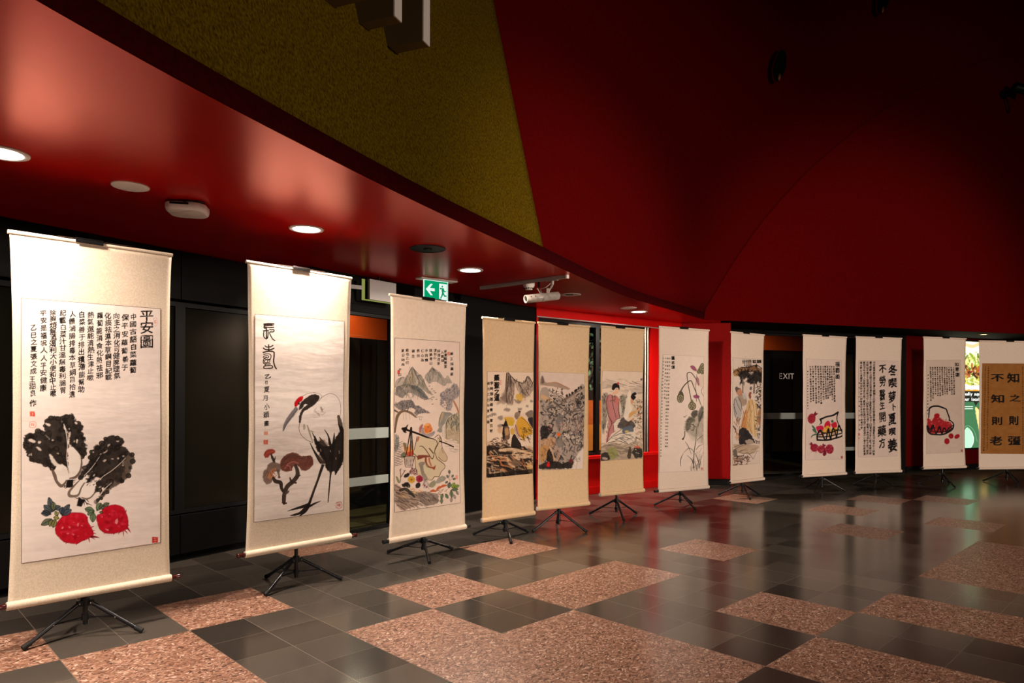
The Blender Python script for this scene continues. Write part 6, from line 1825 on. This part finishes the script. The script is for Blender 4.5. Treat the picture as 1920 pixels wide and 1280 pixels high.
for p, w in (('190,735 210,730 270,705 340,690 405,655', [10, 16, 14, 15, 18]), ('190,735 205,770 190,800', [10, 9, 6]), ('405,655 390,720 400,770 430,830 460,880 465,900', [12, 9, 9, 9, 10, 9]), ('205,740 210,790', [9, 5]), ('165,985 165,920 200,870 240,960 262,985', [14, 13, 16, 12, 9]), ('265,985 275,920 290,850 305,930 318,985', [9, 13, 15, 13, 10]),
             ('320,985 330,900 348,845 375,900 388,965', [9, 13, 15, 12, 9]), ('390,960 400,880 415,810 440,860 462,905', [9, 12, 15, 12, 8]), ('160,930 240,905 330,890 420,860', [10, 10, 10, 8]), ('165,945 260,945 360,925 460,900', [11, 10, 10, 10]), ('165,985 280,985 380,960 455,935 465,890', [15, 15, 14, 13, 9]), ('190,880 280,900 380,870', 8), ('375,860 450,870', 8)):
    s.stroke(p, np.array(w) * 1.3, BK, .97, .06)
s.seal(452, 1196, 24, (150, 40, 44), .95, False, 28)
s.border(w=1, a=.6)
mount_art(8, s)

# ------------------------------------------------------------------ artwork 10: two-column calligraphy
s = Sheet([(1609.4, 675.4), (1683.7, 676.3), (1681.6, 854.8), (1608, 857)], 195, 470, (214, 192, 182))
s.view(1600, 665, .15224)
for ch, x, y, w, h in (('冬', 478, 192, 112, 150), ('喫', 475, 350, 108, 120), ('萝', 472, 520, 100, 150), ('卜', 490, 645, 70, 90), ('夏', 470, 792, 100, 150), ('喫', 470, 945, 90, 100), ('姜', 474, 1110, 118, 170)):
    s.char(ch, x, y, w, h, (20, 16, 16), 1, .04, -.14, -3, .5)
for ch, x, y, w, h in (('不', 352, 172, 96, 110), ('勞', 352, 325, 84, 140), ('醫', 350, 495, 76, 140), ('生', 350, 625, 66, 100), ('開', 350, 765, 92, 130), ('藥', 342, 938, 112, 140), ('方', 345, 1085, 84, 120)):
    s.char(ch, x, y, w, h, (20, 16, 16), 1, .026, -.12, -3, .5)
LONG = '冬吃蘿蔔夏吃姜不勞醫生開藥方此語出自民間蘊含養生之道蘿蔔性涼味辛甘入肺胃經消食化痰下氣寬中姜性溫味辛發汗解表溫中止嘔'
for i, (x, n, y1, x1) in enumerate(((250, 36, 1235, 240), (206, 37, 1228, 200), (168, 36, 1228, 166), (130, 36, 1232, 130))):
    s.column((LONG * 2)[i * 9:i * 9 + n], x, 82, y1, 33, .95, .015, -.1, x1=x1, brush=.35)
s.column((LONG * 2)[20:46], 92, 84, 915, 30, .95, .012, -.1, x1=97, brush=.35); s.column('歲在乙巳年夏月古城王書', 72, 320, 950, 20, .9, .03, col=(110, 70, 64))
s.seal(68, 980, 14, (180, 24, 24), 1, False, 24); s.seal(66, 1030, 12, (190, 60, 50), .9, False, 20); s.seal(528, 244, 9, (196, 130, 110), .8, False, 20)
s.border(w=1, a=.6)
mount_art(9, s, 'calligraphy_panel')

# ------------------------------------------------------------------ artwork 11: basket of red dates
s = Sheet([(1736, 675), (1800.2, 674.6), (1804.8, 848), (1736, 850.9)], 170, 450, (206, 184, 170))
s.view(1725, 665, .15244)
for ch, x, y, w, h in (('如', 442, 116, 56, 46), ('意', 446, 172, 54, 54), ('圖', 450, 235, 58, 50)):
    s.char(ch, x, y, w, h, BK, 1, .03, 0, 0, .2)
xs = (402, 374, 346, 318, 291, 263, 234, 206, 177, 148, 122)
ys = (475, 475, 428, 470, 468, 480, 490, 492, 472, 522, 550)
for i, (x, y) in enumerate(zip(xs, ys)):
    s.column((LONG * 2)[i * 5:i * 5 + int((y - 142) / 24)], x, 142, y, 23, .95, .02, x1=x + 6, brush=.2)
s.column('歲在乙巳夏月作于古城大寒山', 96, 220, 720, 15, 1, .04, x1=90)
s.fill('88,860 85,790 100,755 130,790 160,760 180,740 205,770 235,750 265,775 300,795 350,805 375,830 380,870 330,930 200,950 110,940', (162, 24, 32), .97, 6, mottle=.06); s.fill('170,750 172,715 200,700 230,708 228,750 200,765', (166, 20, 30), .98, 3)
s.dabs((95, 770, 370, 930), 60, (12, 24), (5, 8), (0, 180), [(120, 14, 22), (190, 50, 50), (214, 140, 120), (206, 90, 80)], .7, 3)
for x, y, rx, ry, an in ((372, 985, 30, 34, -20), (446, 990, 36, 26, -35), (322, 1052, 32, 38, 0)):
    s.blot(x, y, rx, ry, an, (156, 20, 28), .98, 2); s.stroke([(x - 8, y - 8), (x + 10, y + 10)], 4, (196, 80, 70), .6)
s.stroke('378,960 384,985', 6, (70, 20, 20), .9)
for p, w in (('102,750 108,680 112,640 150,615 220,612 280,632 315,650 330,690 350,750 352,790', [9, 11, 15, 16, 16, 14, 12, 12, 12, 10]), ('352,780 395,820 402,860 380,905 320,945 260,965 180,965 120,955 90,920 82,860', [9, 11, 13, 15, 15, 15, 14, 14, 13, 11]), ('85,850 115,900 150,850 160,870 185,950', [12, 13, 16, 12, 9]), ('190,960 215,900 232,870 262,965', [9, 13, 16, 10]), ('265,960 280,890 300,890 312,940', [9, 13, 13, 9]),
             ('310,945 340,890 395,850', [9, 13, 9]), ('85,870 110,940 150,880', 10), ('340,920 380,880', 10), ('110,915 200,930 330,925', 7)):
    s.stroke(p, np.array(w) * 1.3, (26, 22, 24), .97, .06)
s.seal(508, 1174, 20, (120, 30, 34), .95, False, 24)
s.border(w=1, a=.5)
mount_art(10, s)

# ------------------------------------------------------------------ artwork 12: eight characters on brown paper
s = Sheet([(1841, 681), (1924, 681.5), (1924, 851), (1838.5, 850)], 210, 430, (150, 98, 48), 5)
s.view(1830, 670, .14851)
for ch, x, y, w, h in (('知', 465, 255, 170, 125), ('之', 482, 505, 150, 92), ('則', 466, 785, 132, 118), ('彊', 474, 1042, 172, 124), ('不', 262, 250, 168, 104), ('知', 266, 512, 176, 112), ('則', 258, 790, 140, 112), ('老', 246, 1045, 160, 124)):
    s.char(ch, x, y, w, h, (24, 18, 18), 1, .045, 0, 0, .2)
s.column((LONG * 2)[:50], 152, 110, 1160, 13, 1, .05, x1=136); s.column((LONG * 2)[7:52], 114, 110, 1110, 13, 1, .05, x1=96); s.column('古城', 94, 1116, 1180, 22, .8, .06); s.column((LONG * 2)[11:60], 580, 110, 1180, 13, 1, .05, x1=585)
s.border(w=1, a=.3)
mount_art(11, s, 'calligraphy_panel')

# ------------------------------------------------------------------ lit menu board on the right wall
BX0, BX1, BZ0, BZ1 = 0.95, 2.25, 0.40, 2.335
BOARD = empty('menu_lightbox', (0, 0, 0)); BOARD.matrix_world = MX_RIGHT
m = MB(); wbox(m, BX0 - .03, BX1 + .03, -0.055, -0.002, BZ0 - .03, BZ1 + .03); m.build('box_frame', M['frame'], BOARD, 0.003)
s = Sheet([(0, 0), (130, 0), (130, 193), (0, 193)], 390, 580, (60, 110, 72), 2)


def bx(px): return (px - 1771) * 1.398


def by(py): return (py - 637) * 0.96


def q(*a): return [(bx(x), by(y)) for x, y in a]


s.fill(q((1765, 630), (1870, 630), (1870, 732), (1765, 732)), (255, 236, 190), 1, curve=False)
s.fill(q((1765, 640), (1870, 636), (1870, 664), (1765, 668)), (236, 244, 226), .8, 6, 6); s.stroke(q((1800, 642), (1816, 646), (1830, 640)), 6, (232, 170, 90), .6, .2); s.stroke(q((1840, 640), (1850, 652)), 8, (226, 160, 90), .6)
s.fill(q((1790, 690), (1800, 672), (1820, 666), (1845, 670), (1856, 692), (1850, 716), (1800, 718)), (206, 196, 96), 1, 8)
s.dabs((bx(1790), by(664), bx(1856), by(718)), 330, (6, 20), (2, 5), (0, 180), [(120, 150, 40), (170, 190, 70), (236, 230, 150), (206, 190, 60), (80, 100, 24), (240, 240, 200)], .95, 3)
s.dabs((bx(1790), by(684), bx(1856), by(704)), 70, (5, 14), (3, 6), (0, 180), [(120, 60, 24), (60, 30, 16), (176, 90, 40), (150, 40, 30)], .95, 4)
s.fill(q((1770, 705), (1795, 716), (1823, 720), (1850, 716), (1866, 705), (1860, 722), (1823, 732), (1784, 722)), (250, 250, 246), 1, 2)
s.fill(q((1765, 722), (1800, 727), (1845, 727), (1870, 722), (1870, 733), (1765, 733)), (226, 150, 50), 1, 2)
s.fill(q((1765, 731), (1870, 730), (1870, 751), (1828, 751), (1823, 759), (1819, 751), (1765, 751)), (28, 34, 26), 1, curve=False)
for i, ch in enumerate('proudly supporting'):
    s.char(ch, bx(1795.5 + i * 3.25), by(736), 7.0 * 1.4, 8.4 * .96, (250, 250, 244), 1, .06, -.2)
for i, ch in enumerate('your local region'):
    s.char(ch, bx(1799.5 + i * 3.25), by(746), 7.0 * 1.4, 8.4 * .96, (250, 250, 244), 1, .06, -.2)
for y in (760, 764):
    for i in range(4):
        s.stroke(q((1800 + i * 4.6, y), (1803.5 + i * 4.6, y)), 1.9, (226, 240, 226), .9)
s.stroke(q((1795, 806), (1808, 796), (1820, 806), (1826, 826)), 1.4, (110, 160, 120), .9); s.stroke(q((1826, 762), (1836, 770), (1846, 784)), 2, (30, 60, 40), .9)
s.fill(q((1822, 763), (1832, 770), (1842, 800), (1846, 840), (1834, 832), (1828, 800)), (226, 196, 110), 1, 1); s.fill(q((1824, 765), (1830, 772), (1836, 800), (1834, 826), (1829, 800)), (246, 226, 160), .8, 1, 1)
s.fill(q((1806, 800), (1816, 808), (1820, 822), (1816, 836), (1806, 840), (1798, 822)), (176, 240, 190), 1, 1); s.stroke(q((1814, 806), (1819.5, 822), (1815, 836)), 1.6, (236, 255, 240), .9)
s.mesh('lit_panel', [(BX0, BZ1), (BX1, BZ1), (BX1, BZ0), (BX0, BZ0)], lambda x, z: x * 0 - 0.0575, M['lit_print'], BOARD)
tag(BOARD, 'brightly lit menu board with noodle salad and green panel, between the two rightmost scrolls', 'menu board')
# small warm lamp under the arch wall
root = empty('downlight', (8.05, 11.75, ZC))
t = MB(); t.lathe([(0.05, -.005), (0.05, -.001)], 24, smooth=False); t.build('lamp_diffuser', emission('warm_glow', (1.0, 0.62, 0.25), 8), root)
t = MB(); t.lathe([(0.051, -.003), (0.052, -.008), (0.065, -.006), (0.066, 0.0)], 24); t.build('trim_ring', M['wood_knob'], root)
tag(root, 'small warm downlight in the dark soffit above the lit menu board', 'downlight', 'warm downlights by the menu board')
area_lamp('warm_bulb', (0, 0, -0.02), 8, 0.09, (1, 0.6, 0.3), 160, parent=root)


# ------------------------------------------------------------------ fittings in the upper red felt
def on_surface(name, loc, nrm, up=(0, 0, 1)):
    """Empty whose local z is the surface normal"""
    n = Vector(nrm).normalized()
    x = Vector(up).cross(n).normalized(); y = n.cross(x)
    root = empty(name, (0, 0, 0))
    root.matrix_world = Matrix(((x.x, y.x, n.x, loc[0]), (x.y, y.y, n.y, loc[1]), (x.z, y.z, n.z, loc[2]), (0, 0, 0, 1)))
    return root


M['dull_brass'] = principled('dull_red_reflector', (0.30, 0.10, 0.05), 0.4, 0.4, 0.4)

for px_, loc_, n_, lab in ((0, (3.532, 9.151, 5.702), (0.538, -0.832, -0.135), 'dark round recessed light opening in the upper red wall, lower one'),
                           (1, (5.337, 9.952, 7.058), (0.45, -0.88, -0.151), 'dark recessed light opening in the upper red wall, cut by the top edge')):
    root = on_surface('recessed_light', loc_, n_)
    ov = Matrix.Rotation(-0.25, 4, 'Z') @ Matrix.Diagonal((0.55, 1.0, 1.0, 1.0))
    t = MB(); t.lathe([(0.20, 0.002), (0.215, 0.012), (0.225, 0.010), (0.225, -0.004)], 36, ov); t.build('trim_ring', M['red_felt'], root)
    t = MB(); t.lathe([(0.214, 0.0125), (0.214, 0.0115)], 36, ov, smooth=False); t.build('opening', M['black_matte'], root)
    t = MB(); t.lathe([(0.020, 0.013), (0.028, 0.030), (0.012, 0.042)], 16, Matrix.Translation((0.0, -0.15, 0)) @ Matrix.Diagonal((1, 1.8, 1, 1))); t.build('reflector', M['dull_brass'], root)
    tag(root, lab, 'recessed light', 'recessed lights in the upper red wall')
root = on_surface('wall_spotlight', (8.172, 11.485, 6.365), (0.308, -0.951, 0))
t = MB(); t.cone((0, 0, 0.001), (0, 0, 0.03), 0.07, 0.07, 24); t.build('wall_plate', M['frame'], root)
t = MB(); t.tube([(0, 0, .03), (-.02, -.02, .14), (0.02, 0.0, 0.22)], 0.014, 10); t.build('arm', M['frame'], root)
t = MB()
a_, b_ = Vector((-0.06, 0.03, 0.22)), Vector((0.19, -0.03, 0.30))
t.lathe([(0.06, 0.0), (0.075, 0.02), (0.075, 0.20), (0.085, 0.22), (0.085, 0.27)], 24, Matrix.Translation(a_) @ (b_ - a_).to_track_quat('Z', 'X').to_matrix().to_4x4()); t.build('housing', M['frame'], root)
t = MB(); t.lathe([(0.05, 0.271), (0.05, 0.273)], 20, Matrix.Translation(a_) @ (b_ - a_).to_track_quat('Z', 'X').to_matrix().to_4x4()); t.build('lens', M['rivet'], root)
t = MB(); t.tube([(0, -.03, .03), (0.02, -.16, .08), (0.07, -.26, .06), (0.10, -.30, .02)], 0.012, 8); t.build('cable', M['frame'], root)
tag(root, 'black spotlight with yoke mounted high on the arched red wall', 'spotlight')
bpy.context.view_layer.update()
